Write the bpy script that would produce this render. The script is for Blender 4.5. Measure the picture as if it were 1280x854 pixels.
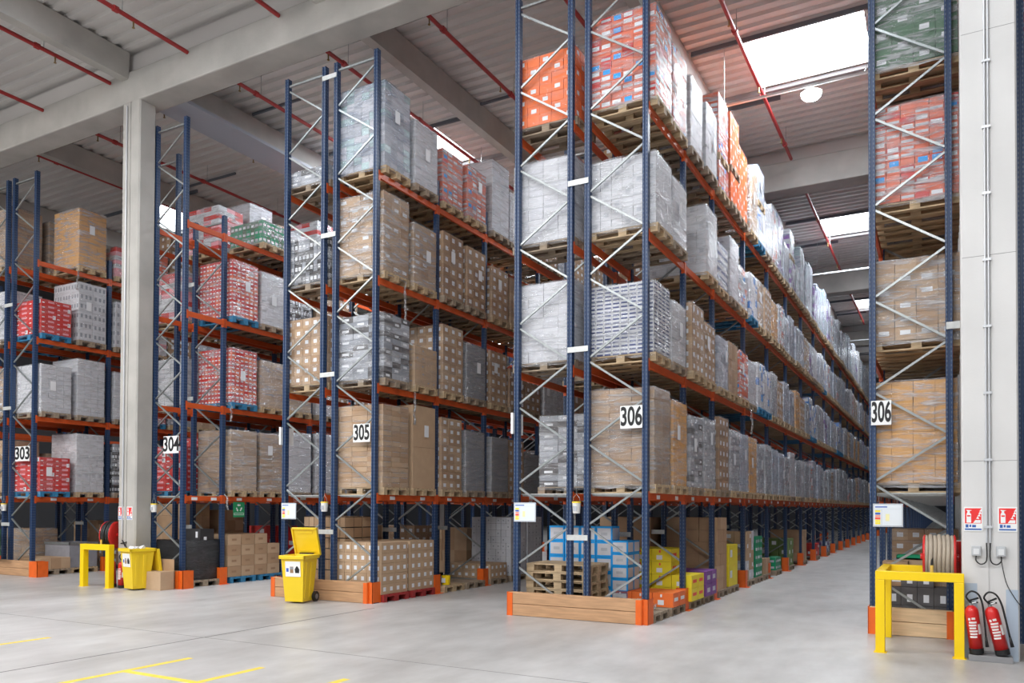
import bpy, math, random
from mathutils import Matrix, Vector
R = random.Random(7)
C = bpy.context.scene.collection
S = bpy.context.scene
for o in list(bpy.data.objects): bpy.data.objects.remove(o)

# ------------------------------------------------------------------ camera
cam = bpy.data.cameras.new('camera'); co = bpy.data.objects.new('camera', cam); C.objects.link(co); S.camera = co
FPX, SH, PITCH, ROLL, YAW = 989.94, 192.91, .9044, .2321, 28.7246
cam.sensor_width = 36; cam.lens = FPX*36/1280; cam.shift_y = SH/1280; cam.clip_end = 400
y_, t_, r_ = map(math.radians, (YAW, PITCH, ROLL))
fw = Vector((-math.sin(y_), math.cos(y_), 0)); rt = Vector((math.cos(y_), math.sin(y_), 0)); up = Vector((0, 0, 1))
fw, up = fw*math.cos(t_)+up*math.sin(t_), up*math.cos(t_)-fw*math.sin(t_)
rt, up = rt*math.cos(r_)+up*math.sin(r_), up*math.cos(r_)-rt*math.sin(r_)
co.matrix_world = Matrix(((rt.x, up.x, -fw.x, 4.1682), (rt.y, up.y, -fw.y, -12.0074), (rt.z, up.z, -fw.z, 1.8191), (0, 0, 0, 1)))
# ------------------------------------------------------------------ world, light, exposure
w = bpy.data.worlds.new('world'); S.world = w; w.use_nodes = True
w.node_tree.nodes['Background'].inputs[0].default_value = (.93, .96, 1, 1)
w.node_tree.nodes['Background'].inputs[1].default_value = .45
def area(name, loc, rot, sx, sy, power, col=(1, 1, 1)):
    l = bpy.data.lights.new(name, 'AREA'); l.shape = 'RECTANGLE'; l.size = sx; l.size_y = sy; l.energy = power; l.color = col
    o = bpy.data.objects.new(name, l); o.location = loc; o.rotation_euler = rot; C.objects.link(o); return o
D2 = math.radians
# skylights of the dispatch bay behind the camera, one added fill lamp, and the skylight rows over the aisles
area('daylight_dispatch_roof', (-1, -15, 12.1), (D2(22), 0, 0), 24, 4, 3100, (1, .99, .97))
area('skylight_and_fill', (-3.9, -5.4, 12.1), (0, 0, 0), 2.4, 2.1, 170, (.95, .97, 1))  # added fill lamp for the aisle faces of rack 305, no roof opening here
area('daylight_dispatch_roof_west', (-19, -12, 12.1), (D2(22), 0, 0), 12, 4, 1900, (1, .97, .93))
SKY_X = (1.45, -9.35, -20.2); SKY_Y = (6.9, 19.1, 31.5, 43.9, -5.4)
for sx in SKY_X[:2]:
    for k, sy in enumerate(SKY_Y):
        area('skylight_and_fill', (sx, sy, 12.15), (0, 0, 0), 2.4, 2.1, (430 if k == 0 else 170) if k in (0, 4) else (300 if k == 1 else 110), (.86, .93, 1))
S.view_settings.view_transform = 'Standard'; S.view_settings.look = 'None'; S.view_settings.gamma = 1
S.view_settings.use_curve_mapping = False; S.view_settings.exposure = 0.5
cy = S.cycles; cy.use_denoising = True; cy.max_bounces = 7; cy.diffuse_bounces = 4; cy.glossy_bounces = 3
cy.transparent_max_bounces = 12; cy.transmission_bounces = 2; cy.sample_clamp_indirect = 6; cy.caustics_reflective = False
cy.caustics_refractive = False

# ------------------------------------------------------------------ materials
MATS = {}
def mat(name, col, rough=.6, metal=0., var=0., scale=8., bump=0., emit=None, spec=.5, bscale=None, stretch=(1, 1, 1)):
    if name in MATS: return MATS[name]
    m = bpy.data.materials.new(name); m.use_nodes = True; nt = m.node_tree; b = nt.nodes['Principled BSDF']
    b.inputs['Base Color'].default_value = (*col, 1); b.inputs['Roughness'].default_value = rough
    b.inputs['Metallic'].default_value = metal; b.inputs['Specular IOR Level'].default_value = spec
    if var or bump:
        tc = nt.nodes.new('ShaderNodeTexCoord'); mp = nt.nodes.new('ShaderNodeMapping'); mp.inputs[3].default_value = stretch
        nt.links.new(tc.outputs['Object'], mp.inputs[0])
        n = nt.nodes.new('ShaderNodeTexNoise'); n.inputs['Scale'].default_value = scale; n.inputs['Detail'].default_value = 5
        nt.links.new(mp.outputs[0], n.inputs['Vector'])
        if var:
            r = nt.nodes.new('ShaderNodeValToRGB')
            r.color_ramp.elements[0].position = .3; r.color_ramp.elements[1].position = .7
            r.color_ramp.elements[0].color = (*[c*(1-var) for c in col], 1); r.color_ramp.elements[1].color = (*[min(1, c*(1+var)) for c in col], 1)
            nt.links.new(n.outputs[0], r.inputs[0]); nt.links.new(r.outputs[0], b.inputs['Base Color'])
        if bump:
            n2 = nt.nodes.new('ShaderNodeTexNoise'); n2.inputs['Scale'].default_value = bscale or scale*3; n2.inputs['Detail'].default_value = 4
            nt.links.new(mp.outputs[0], n2.inputs['Vector'])
            bp = nt.nodes.new('ShaderNodeBump'); bp.inputs['Strength'].default_value = bump; bp.inputs['Distance'].default_value = .02
            nt.links.new(n2.outputs[0], bp.inputs['Height']); nt.links.new(bp.outputs[0], b.inputs['Normal'])
    if emit:
        b.inputs['Emission Color'].default_value = (*col, 1); b.inputs['Emission Strength'].default_value = emit
    MATS[name] = m; return m
def film(name, lo, hi, tint=(.86, .88, .92), rough=.12, scale=2.2, shade=.97):
    m = bpy.data.materials.new(name); m.use_nodes = True; nt = m.node_tree; b = nt.nodes['Principled BSDF']; out = nt.nodes['Material Output']
    b.inputs['Base Color'].default_value = (*tint, 1); b.inputs['Roughness'].default_value = rough; b.inputs['Specular IOR Level'].default_value = 1; b.inputs['Metallic'].default_value = .25
    tc = nt.nodes.new('ShaderNodeTexCoord'); mp = nt.nodes.new('ShaderNodeMapping'); mp.inputs[3].default_value = (.9, .9, 6); mp.inputs[2].default_value = (.3, -.25, 0)
    oi = nt.nodes.new('ShaderNodeObjectInfo'); ad = nt.nodes.new('ShaderNodeVectorMath'); ad.operation = 'ADD'
    sc = nt.nodes.new('ShaderNodeMath'); sc.operation = 'MULTIPLY'; sc.inputs[1].default_value = 37
    nt.links.new(oi.outputs['Random'], sc.inputs[0]); nt.links.new(tc.outputs['Object'], ad.inputs[0]); nt.links.new(sc.outputs[0], ad.inputs[1])
    nt.links.new(ad.outputs[0], mp.inputs[0])
    n = nt.nodes.new('ShaderNodeTexNoise'); n.inputs['Scale'].default_value = scale; n.inputs['Detail'].default_value = 6; n.inputs['Roughness'].default_value = .65
    n.inputs['Distortion'].default_value = .6
    nt.links.new(mp.outputs[0], n.inputs['Vector'])
    mr = nt.nodes.new('ShaderNodeMapRange'); mr.inputs[1].default_value = .42; mr.inputs[2].default_value = .66; mr.inputs[3].default_value = lo; mr.inputs[4].default_value = hi
    nt.links.new(n.outputs[0], mr.inputs[0])
    n2 = nt.nodes.new('ShaderNodeTexNoise'); n2.inputs['Scale'].default_value = 4.5; n2.inputs['Detail'].default_value = 7; n2.inputs['Roughness'].default_value = .62; n2.inputs['Distortion'].default_value = 1.5
    nt.links.new(mp.outputs[0], n2.inputs['Vector'])
    bp = nt.nodes.new('ShaderNodeBump'); bp.inputs['Strength'].default_value = .8; bp.inputs['Distance'].default_value = .06
    nt.links.new(n2.outputs[0], bp.inputs['Height']); nt.links.new(bp.outputs[0], b.inputs['Normal'])
    tr = nt.nodes.new('ShaderNodeBsdfTransparent'); tr.inputs[0].default_value = (shade, shade, shade, 1)
    mx = nt.nodes.new('ShaderNodeMixShader'); nt.links.new(mr.outputs[0], mx.inputs[0]); nt.links.new(tr.outputs[0], mx.inputs[1]); nt.links.new(b.outputs[0], mx.inputs[2])
    nt.links.new(mx.outputs[0], out.inputs[0]); MATS[name] = m; return m
film('film_clear', .02, .55); film('film_milky', .1, .68, (.84, .86, .9)); film('film_heavy', .15, .7, (.6, .59, .6), .2)
film('film_white', .08, .5, (.93, .94, .97), .2); film('film_thin', .01, .22); film('film_dark', .85, 1, (.012, .012, .014), .25)
film('film_blue', .06, .62, (.62, .7, .85), .12)

def holed(name, col):
    # painted steel upright with rows of procedural punched slots, coloured pale as light seen through them
    m = bpy.data.materials.new(name); m.use_nodes = True; nt = m.node_tree; b = nt.nodes['Principled BSDF']
    b.inputs['Roughness'].default_value = .42; b.inputs['Specular IOR Level'].default_value = .5
    tc = nt.nodes.new('ShaderNodeTexCoord'); sp = nt.nodes.new('ShaderNodeSeparateXYZ'); nt.links.new(tc.outputs['Object'], sp.inputs[0])
    def M(op, a, v=None):
        n = nt.nodes.new('ShaderNodeMath'); n.operation = op; nt.links.new(a, n.inputs[0])
        if v is not None:
            if isinstance(v, float): n.inputs[1].default_value = v
            else: nt.links.new(v, n.inputs[1])
        return n.outputs[0]
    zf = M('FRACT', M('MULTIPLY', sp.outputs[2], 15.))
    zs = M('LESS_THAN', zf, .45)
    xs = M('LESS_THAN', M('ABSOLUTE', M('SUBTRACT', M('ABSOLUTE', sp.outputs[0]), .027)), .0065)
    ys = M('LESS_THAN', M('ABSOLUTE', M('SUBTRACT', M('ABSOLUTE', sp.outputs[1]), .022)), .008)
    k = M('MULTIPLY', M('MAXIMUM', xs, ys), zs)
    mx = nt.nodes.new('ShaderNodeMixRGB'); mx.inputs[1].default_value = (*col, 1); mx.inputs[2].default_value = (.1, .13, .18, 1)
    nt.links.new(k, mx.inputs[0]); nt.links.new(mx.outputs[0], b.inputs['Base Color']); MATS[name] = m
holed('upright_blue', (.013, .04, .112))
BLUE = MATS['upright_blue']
ORANGE = mat('beam_orange', (.62, .095, .018), .42, var=.06)
GUARD = mat('guard_orange', (.78, .13, .012), .45, var=.06)
GALV = mat('galvanised_steel', (.34, .365, .37), .35, .6, var=.12, scale=25)
GALVL = mat('galvanised_plate', (.62, .64, .63), .45, .3, var=.1, scale=12)
CONC = mat('precast_concrete', (.42, .405, .38), .85, var=.13, scale=1.3, bump=.15, bscale=30)
CONCW = mat('pale_concrete', (.66, .655, .65), .75, var=.05, scale=1.1, bump=.08, bscale=40)
DECK = mat('roof_deck_sheet', (.56, .54, .525), .55, .0, var=.04, scale=.5)
TRIM = mat('dark_trimmer_steel', (.13, .145, .17), .6)
GUT = mat('grey_beam_soffit', (.36, .39, .45), .55)
PIPE = mat('sprinkler_red', (.36, .03, .03), .4)
BRASS = mat('brass', (.3, .2, .08), .4, .8)
PAL = mat('pallet_pine', (.45, .33, .2), .75, var=.3, scale=3, stretch=(1, 6, 6))
PALD = mat('pallet_weathered', (.3, .235, .17), .8, var=.3, scale=3, stretch=(1, 6, 6))
PALB = mat('pallet_blue', (.03, .2, .38), .6, var=.15)
PALR = mat('pallet_red', (.35, .03, .03), .6, var=.15)
TIMB = mat('timber_guard', (.5, .29, .155), .7, var=.16, scale=2.2, stretch=(1.2, 8, 14))
TIMP = mat('timber_pale', (.74, .53, .32), .7, var=.13, scale=2.2, stretch=(1.2, 8, 14))
WHITE = mat('label_white', (.8, .82, .86), .6); INK = mat('ink_black', (.008, .008, .01), .5)
SIGNW = mat('sign_white', (.86, .87, .87), .45)
YEL = mat('safety_yellow', (.92, .63, .0), .4); BINY = mat('bin_yellow', (.86, .61, .02), .35)
RED = mat('extinguisher_red', (.62, .02, .018), .28); BLK = mat('rubber_black', (.012, .012, .013), .5)
KR = mat('kraft', (.42, .27, .16), .75, var=.06, scale=5); KR2 = mat('kraft_pale', (.5, .345, .22), .75, var=.06, scale=5)
KR3 = mat('kraft_dark', (.33, .2, .115), .75, var=.06, scale=5)
AMB = mat('kraft_amber', (.68, .36, .11), .7, var=.08, scale=5)
CW = mat('carton_white', (.62, .63, .67), .6, var=.03); CG = mat('carton_grey', (.3, .32, .36), .6, var=.05)
CG2 = mat('carton_midgrey', (.46, .48, .53), .6, var=.05); CLG = mat('carton_lightgrey', (.6, .61, .66), .6, var=.04)
CR = mat('carton_red', (.62, .035, .03), .5, var=.05); CRO = mat('carton_coral', (.75, .17, .09), .55, var=.05); CO = mat('carton_orange', (.87, .17, .03), .5, var=.04)
CB = mat('carton_blue', (.03, .2, .62), .5); CLB = mat('carton_skyblue', (.0, .34, .85), .5); CGR = mat('carton_green', (.07, .17, .09), .6, var=.08)
CY = mat('carton_yellow', (.85, .7, .02), .5, var=.03); CP = mat('carton_purple', (.2, .06, .3), .5, var=.05); CGN = mat('carton_grass', (.0, .27, .12), .5)
CDK = mat('carton_black', (.035, .033, .035), .5, var=.1); CNV = mat('carton_navy', (.05, .07, .2), .5); CPK = mat('carton_pink', (.8, .35, .4), .55)
COL = mat('carton_olive', (.16, .24, .07), .6); TEAL = mat('bottle_teal', (.42, .55, .56), .3)
CDG = mat('carton_slate', (.12, .115, .12), .6, var=.05)

# ------------------------------------------------------------------ mesh builder
class MB:
    def __init__(s): s.v = []; s.f = []; s.m = []; s.mats = []
    def mi(s, m):
        if m not in s.mats: s.mats.append(m)
        return s.mats.index(m)
    def poly(s, pts, m):
        n = len(s.v); s.v += [tuple(p) for p in pts]; s.f.append(tuple(range(n, n+len(pts)))); s.m.append(s.mi(m))
    def hexa(s, p, m):
        n = len(s.v); s.v += [tuple(q) for q in p]; k = s.mi(m)
        for f in ((0, 3, 2, 1), (4, 5, 6, 7), (0, 1, 5, 4), (1, 2, 6, 5), (2, 3, 7, 6), (3, 0, 4, 7)): s.f.append(tuple(n+i for i in f)); s.m.append(k)
    def box(s, x0, x1, y0, y1, z0, z1, m, M=None):
        p = [(x0, y0, z0), (x1, y0, z0), (x1, y1, z0), (x0, y1, z0), (x0, y0, z1), (x1, y0, z1), (x1, y1, z1), (x0, y1, z1)]
        if M is not None: p = [M @ Vector(q) for q in p]
        s.hexa(p, m)
    def bar(s, a, b, w, h, m, upv=(0, 1, 0)):
        a = Vector(a); b = Vector(b); d = (b-a).normalized(); u = Vector(upv); sd = d.cross(u).normalized(); u = sd.cross(d).normalized()
        P = lambda q, i, j: q+sd*(w/2*i)+u*(h/2*j)
        s.hexa([P(a, -1, -1), P(a, 1, -1), P(a, 1, 1), P(a, -1, 1), P(b, -1, -1), P(b, 1, -1), P(b, 1, 1), P(b, -1, 1)], m)
    def tube(s, pts, r, m, n=10, cap=True, curve=0):
        if curve:
            q = [Vector(p) for p in pts]; o_ = []
            for i in range(len(q)-1):
                a, b, c, d = q[max(i-1, 0)], q[i], q[i+1], q[min(i+2, len(q)-1)]
                for j in range(curve):
                    t = j/curve; o_.append(.5*((2*b)+(c-a)*t+(2*a-5*b+4*c-d)*t*t+(3*b-a-3*c+d)*t**3))
            pts = o_+[q[-1]]
        pts = [Vector(p) for p in pts]; rr = r if isinstance(r, (list, tuple)) else [r]*len(pts); rings = []; k = s.mi(m); prev = None
        for i, p in enumerate(pts):
            d = (pts[min(i+1, len(pts)-1)]-pts[max(i-1, 0)]).normalized()
            u = prev if prev is not None else (Vector((0, 0, 1)) if abs(d.z) < .9 else Vector((1, 0, 0)))
            u = (u-d*u.dot(d)).normalized(); prev = u; v = d.cross(u); n0 = len(s.v)
            for j in range(n):
                a = 2*math.pi*j/n; s.v.append(tuple(p+(u*math.cos(a)+v*math.sin(a))*rr[i]))
            rings.append(n0)
        for a, b in zip(rings, rings[1:]):
            for j in range(n): s.f.append((a+j, a+(j+1) % n, b+(j+1) % n, b+j)); s.m.append(k)
        if cap:
            s.f.append(tuple(rings[0]+j for j in reversed(range(n)))); s.m.append(k)
            s.f.append(tuple(rings[-1]+j for j in range(n))); s.m.append(k)
    def prism(s, prof, z0, z1, m, ax='z'):
        n = len(prof); n0 = len(s.v); k = s.mi(m)
        f = {'z': lambda a, b, c: (a, b, c), 'x': lambda a, b, c: (c, a, b), 'y': lambda a, b, c: (a, c, b)}[ax]
        for c in (z0, z1): s.v += [f(a, b, c) for a, b in prof]
        for i in range(n): s.f.append((n0+i, n0+(i+1) % n, n0+n+(i+1) % n, n0+n+i)); s.m.append(k)
        s.f.append(tuple(n0+i for i in reversed(range(n)))); s.m.append(k); s.f.append(tuple(n0+n+i for i in range(n))); s.m.append(k)
    def mesh(s, name, smooth=False):
        me = bpy.data.meshes.new(name); me.from_pydata(s.v, [], s.f)
        for m in s.mats: me.materials.append(m)
        me.polygons.foreach_set('material_index', s.m)
        if smooth: me.polygons.foreach_set('use_smooth', [True]*len(s.f))
        me.update(); return me
    def obj(s, name, parent=None, loc=(0, 0, 0), smooth=False, bevel=0):
        return place(name, s.mesh(name, smooth), parent, loc, bevel)
def place(name, me, parent=None, loc=(0, 0, 0), bevel=0):
    o = bpy.data.objects.new(name, me); C.objects.link(o); o.location = loc
    if parent: o.parent = parent
    if bevel:
        b = o.modifiers.new('edge', 'BEVEL'); b.width = bevel; b.segments = 2; b.limit_method = 'ANGLE'
    return o
def tag(o, label, cat, group=None):
    o['label'] = label; o['category'] = cat
    if group: o['group'] = group
    return o
def thing(name, label, cat, loc=(0, 0, 0), rotz=0, group=None):
    o = bpy.data.objects.new(name, None); C.objects.link(o); o.location = loc; o.rotation_euler = (0, 0, rotz); o.empty_display_size = .1
    return tag(o, label, cat, group)
def struct(o): o['kind'] = 'structure'; return o

# ------------------------------------------------------------------ floor
m = bpy.data.materials.new('polished_concrete_floor'); m.use_nodes = True; nt = m.node_tree; b = nt.nodes['Principled BSDF']
tc = nt.nodes.new('ShaderNodeTexCoord')
def noise(sc, det, stretch=None):
    n = nt.nodes.new('ShaderNodeTexNoise'); n.inputs['Scale'].default_value = sc; n.inputs['Detail'].default_value = det; n.inputs['Roughness'].default_value = .6
    if stretch:
        mp = nt.nodes.new('ShaderNodeMapping'); mp.inputs[3].default_value = stretch; nt.links.new(tc.outputs['Object'], mp.inputs[0]); nt.links.new(mp.outputs[0], n.inputs['Vector'])
    else: nt.links.new(tc.outputs['Object'], n.inputs['Vector'])
    return n
n1 = noise(.45, 7); n2 = noise(2.5, 6, (1, .35, 1)); mx = nt.nodes.new('ShaderNodeMixRGB'); mx.inputs[0].default_value = .45
nt.links.new(n1.outputs[0], mx.inputs[1]); nt.links.new(n2.outputs[0], mx.inputs[2])
cr = nt.nodes.new('ShaderNodeValToRGB'); cr.color_ramp.elements[0].position = .32; cr.color_ramp.elements[1].position = .66
cr.color_ramp.elements[0].color = (.35, .338, .33, 1); cr.color_ramp.elements[1].color = (.59, .58, .575, 1)
nt.links.new(mx.outputs[0], cr.inputs[0]); nt.links.new(cr.outputs[0], b.inputs['Base Color'])
n3 = noise(1.2, 5); rr = nt.nodes.new('ShaderNodeMapRange'); rr.inputs[3].default_value = .22; rr.inputs[4].default_value = .5
nt.links.new(n3.outputs[0], rr.inputs[0]); nt.links.new(rr.outputs[0], b.inputs['Roughness'])
FLOOR = m
g = MB(); g.box(-45, 30, -28, 90, -.2, 0, FLOOR); struct(g.obj('floor'))
JO = mat('floor_joint', (.16, .155, .15), .9)
g = MB()
g.box(-4.93, -4.905, -20, -.6, 0, .0012, JO); struct(g.obj('trim_1'))
for k, (x0, x1) in enumerate(((-30, -4.93), (-4.9, 20))):
    g = MB(); g.box(x0, x1, -4.36, -4.35, 0, .0011, JO); struct(g.obj(f'trim_{k+2}'))
FY = mat('floor_paint_yellow', (.85, .62, .08), .55, var=.1)
for nm, (x0, x1, y0, y1) in dict(a=(-6.79, -6.7, -12, -5.42), b=(-3.86, -3.77, -12, -5.47), c=(-3.77, -2.69, -6.4, -6.31), d=(-2.69, -2.6, -12, -5.45), e=(-1.46, -1.37, -12, -5.45)).items():
    g = MB(); g.box(x0, x1, y0, y1, 0, .0016, FY); o = g.obj('floor_marking_line')
    tag(o, {'a': 'yellow floor line alone, ahead of the bin with its lid open', 'b': 'longest yellow floor line, joined by a cross line', 'c': 'short yellow cross line linking two floor lines',
            'd': 'yellow floor line meeting the far end of the cross line', 'e': 'yellow floor line end barely entering the picture, ahead of rack 306'}[nm], 'floor line', 'yellow floor markings')

# ------------------------------------------------------------------ concrete frame of the hall, roof
MBY = (-.45, 11.75, 24.1, 36.4, 48.7)
for k, y0 in enumerate(MBY):
    g = MB(); z1 = 11.8 if k == 0 else 11.9
    g.prism([(y0, 11.08), (y0+.62, 11.08), (y0+.62, z1), (y0, z1)], -34, 24, CONC, 'x'); struct(g.obj(f'trim_main_beam_{k+1}', bevel=.03))
    g = MB(); g.box(-34, 24, y0+.12, y0+.5, z1, 12.24, DECK); struct(g.obj(f'trim_beam_cap_{k+1}'))
k = 0
for x in (-23.5, -17.9, -12.35, -6.43, -1.1, 4.55, 10.1, 15.7):
    ys = [-24]+list(MBY)+[62]
    for i in range(len(ys)-1):
        y0 = ys[i]+(.62 if i else 0); y1 = ys[i+1]; k += 1
        g = MB()
        if abs(x+12.35) < .01 and i == 1:
            g.box(-12.32, -11.36, y0, y1, 11.28, 11.36, GUT); g.box(-12.2, -12.0, y0, y1, 11.36, 12.23, CONC)
        else: g.prism([(x-.14, 11.64), (x+.1, 11.64), (x+.14, 12.23), (x-.16, 12.23)], y0, y1, CONC, 'y')
        struct(g.obj(f'trim_roof_joist_{k}'))
# roof deck of ribbed sheet: ribs run across, openings at the skylights
xs_open = [(x-1.25, x+1.25) for x in SKY_X]; ys_open = [(y-1.15, y+1.1) for y in SKY_Y]+[(-17.9, -14.1)]
g = MB(); P = .33; Y = -26.
dk = []
while Y < 62:
    dk += [(Y, 12.25), (Y+.12, 12.25), (Y+.15, 12.32), (Y+.3, 12.32)]; Y += P
dk.append((Y, 12.25))
segs = [(-34, -21.45), (-21.45, -18.95), (-18.95, -10.6), (-10.6, -8.1), (-8.1, .2), (.2, 2.7), (2.7, 24)]
for a, bb in segs:
    sky = any(abs(a-q[0]) < .01 for q in xs_open)
    for (ya, za), (yb, zb) in zip(dk, dk[1:]):
        ym = (ya+yb)/2
        if sky and any(q[0] < ym < q[1] for q in ys_open): continue
        g.poly([(a, ya, za), (bb, ya, za), (bb, yb, zb), (a, yb, zb)], DECK)
ceil = struct(g.obj('ceiling'))
sd = ceil.modifiers.new('sheet', 'SOLIDIFY'); sd.thickness = .02; sd.offset = 1
# skylight openings: kerbs, trimmers and glowing daylight domes
SKYG = mat('skylight_daylight', (.93, .97, 1), .5, emit=7)
CURB = mat('skylight_kerb_white', (.75, .76, .77), .5)
k = 0
for x in SKY_X:
    for (y0, y1) in ys_open:
        k += 1; g = MB(); a, bb = x-1.25, x+1.25
        g.box(a-.03, a, y0, y1, 12.25, 12.75, CURB); g.box(bb, bb+.03, y0, y1, 12.25, 12.75, CURB)
        g.box(a-.03, bb+.03, y0-.03, y0, 12.25, 12.75, CURB); g.box(a-.03, bb+.03, y1, y1+.03, 12.25, 12.75, CURB)
        cb = struct(g.obj(f'window_{k}'))
        g = MB(); nx, ny = 8, 6
        hz = lambda i, j: 12.75+.28*math.sin(math.pi*i/nx)**.5*math.sin(math.pi*j/ny)**.5
        for i in range(nx):
            for j in range(ny):
                q = [(i, j), (i, j+1), (i+1, j+1), (i+1, j)]
                g.poly([(a+(bb-a)*u/nx, y0+(y1-y0)*v/ny, hz(u, v)) for u, v in q], SKYG)
        g.obj('daylight_dome', cb, smooth=True)
        g = MB(); L, Rr = x-2.35, x+2.85
        g.box(L, Rr, y0-.1, y0-.05, 12.15, 12.25, TRIM); g.box(L, Rr, y1+.05, y1+.25, 12.15, 12.25, mat('trimmer_grey', (.3, .3, .31), .6)); g.box(L, x-.9, y1+.55, y1+.6, 12.15, 12.25, TRIM)
        g.obj('trimmer', cb)
for k, (x0, x1, yy) in enumerate(((-6.3, -3.7, 5.3), (-6.3, -3.4, 9.4), (-17.7, -15.2, 5.3), (-11.9, -10.2, 2.9), (-.95, .3, 3.2))):
    g = MB(); g.box(x0, x1, yy, yy+.05, 12.19, 12.25, TRIM); struct(g.obj(f'trim_deck_angle_{k+1}'))
# outer walls
WALL = mat('cladding_wall', (.07, .072, .08), .6, var=.05, scale=.5)
for n, b4 in dict(wall_back=(-34, 24, 62, 62.3), wall_left=(-34.3, -34, -28, 62), wall_right=(24, 24.3, -28, 62)).items():
    g = MB(); g.box(*b4, 0, 12.6, WALL); struct(g.obj(n))
# columns
def column(n, x0, x1, y0, y1, m_, ch=.04, groove=True, top=11.08):
    g = MB(); c = ch
    xm = (x0+x1)/2
    prof = [(x0+c, y0), (xm-.02, y0), (xm-.02, y0+.015), (xm+.02, y0+.015), (xm+.02, y0), (x1-c, y0), (x1, y0+c), (x1, y1-c), (x1-c, y1), (x0+c, y1), (x0, y1-c), (x0, y0+c)]
    g.prism(prof, 0, top, m_); return struct(g.obj(n))
column('trim_column_1', -12.44, -11.83, -.45, -.02, CONC, .03)
column('trim_column_2', 4.34, 4.94, -.72, -.12, CONCW, .02)
for k, (x, yy) in enumerate(((-12.1, 11.9), (4.65, 11.9), (-12.1, 24.2), (4.65, 24.2))): column(f'trim_column_{k+3}', (x if x > 0 else -12.015)-(.17 if x > 0 else .1), (x if x > 0 else -12.015)+(.17 if x > 0 else .1), yy-.1, yy+.3, CONC, .02)

# ------------------------------------------------------------------ pallets and loads (shared meshes)
CACHE = {}
def pallet_mesh(m_=PAL, L=1.2, Wd=.8):
    key = ('pal', m_.name, L, Wd)
    if key in CACHE: return CACHE[key]
    g = MB(); r = random.Random(3)
    bw = (.145, .1, .145, .1, .145); n = len(bw); gap = (Wd-sum(bw))/(n-1); y = -Wd/2
    for wv in bw:
        g.box(-L/2, L/2, y, y+wv, .122, .144+r.uniform(-.002, .001), m_); y += wv+gap
    for x in (-L/2, -.0725, L/2-.145): g.box(x, x+.145, -Wd/2, Wd/2, .1, .122, m_)
    for yy, wv in ((-Wd/2, .1), (-.0725, .145), (Wd/2-.1, .1)):
        g.box(-L/2, L/2, yy, yy+wv, 0, .022, m_)
        for x in (-L/2, -.0725, L/2-.145): g.box(x+.002, x+.143, yy+.002, yy+wv-.002, .022, .1, m_)
    CACHE[key] = g.mesh('pallet'); return CACHE[key]
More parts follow.
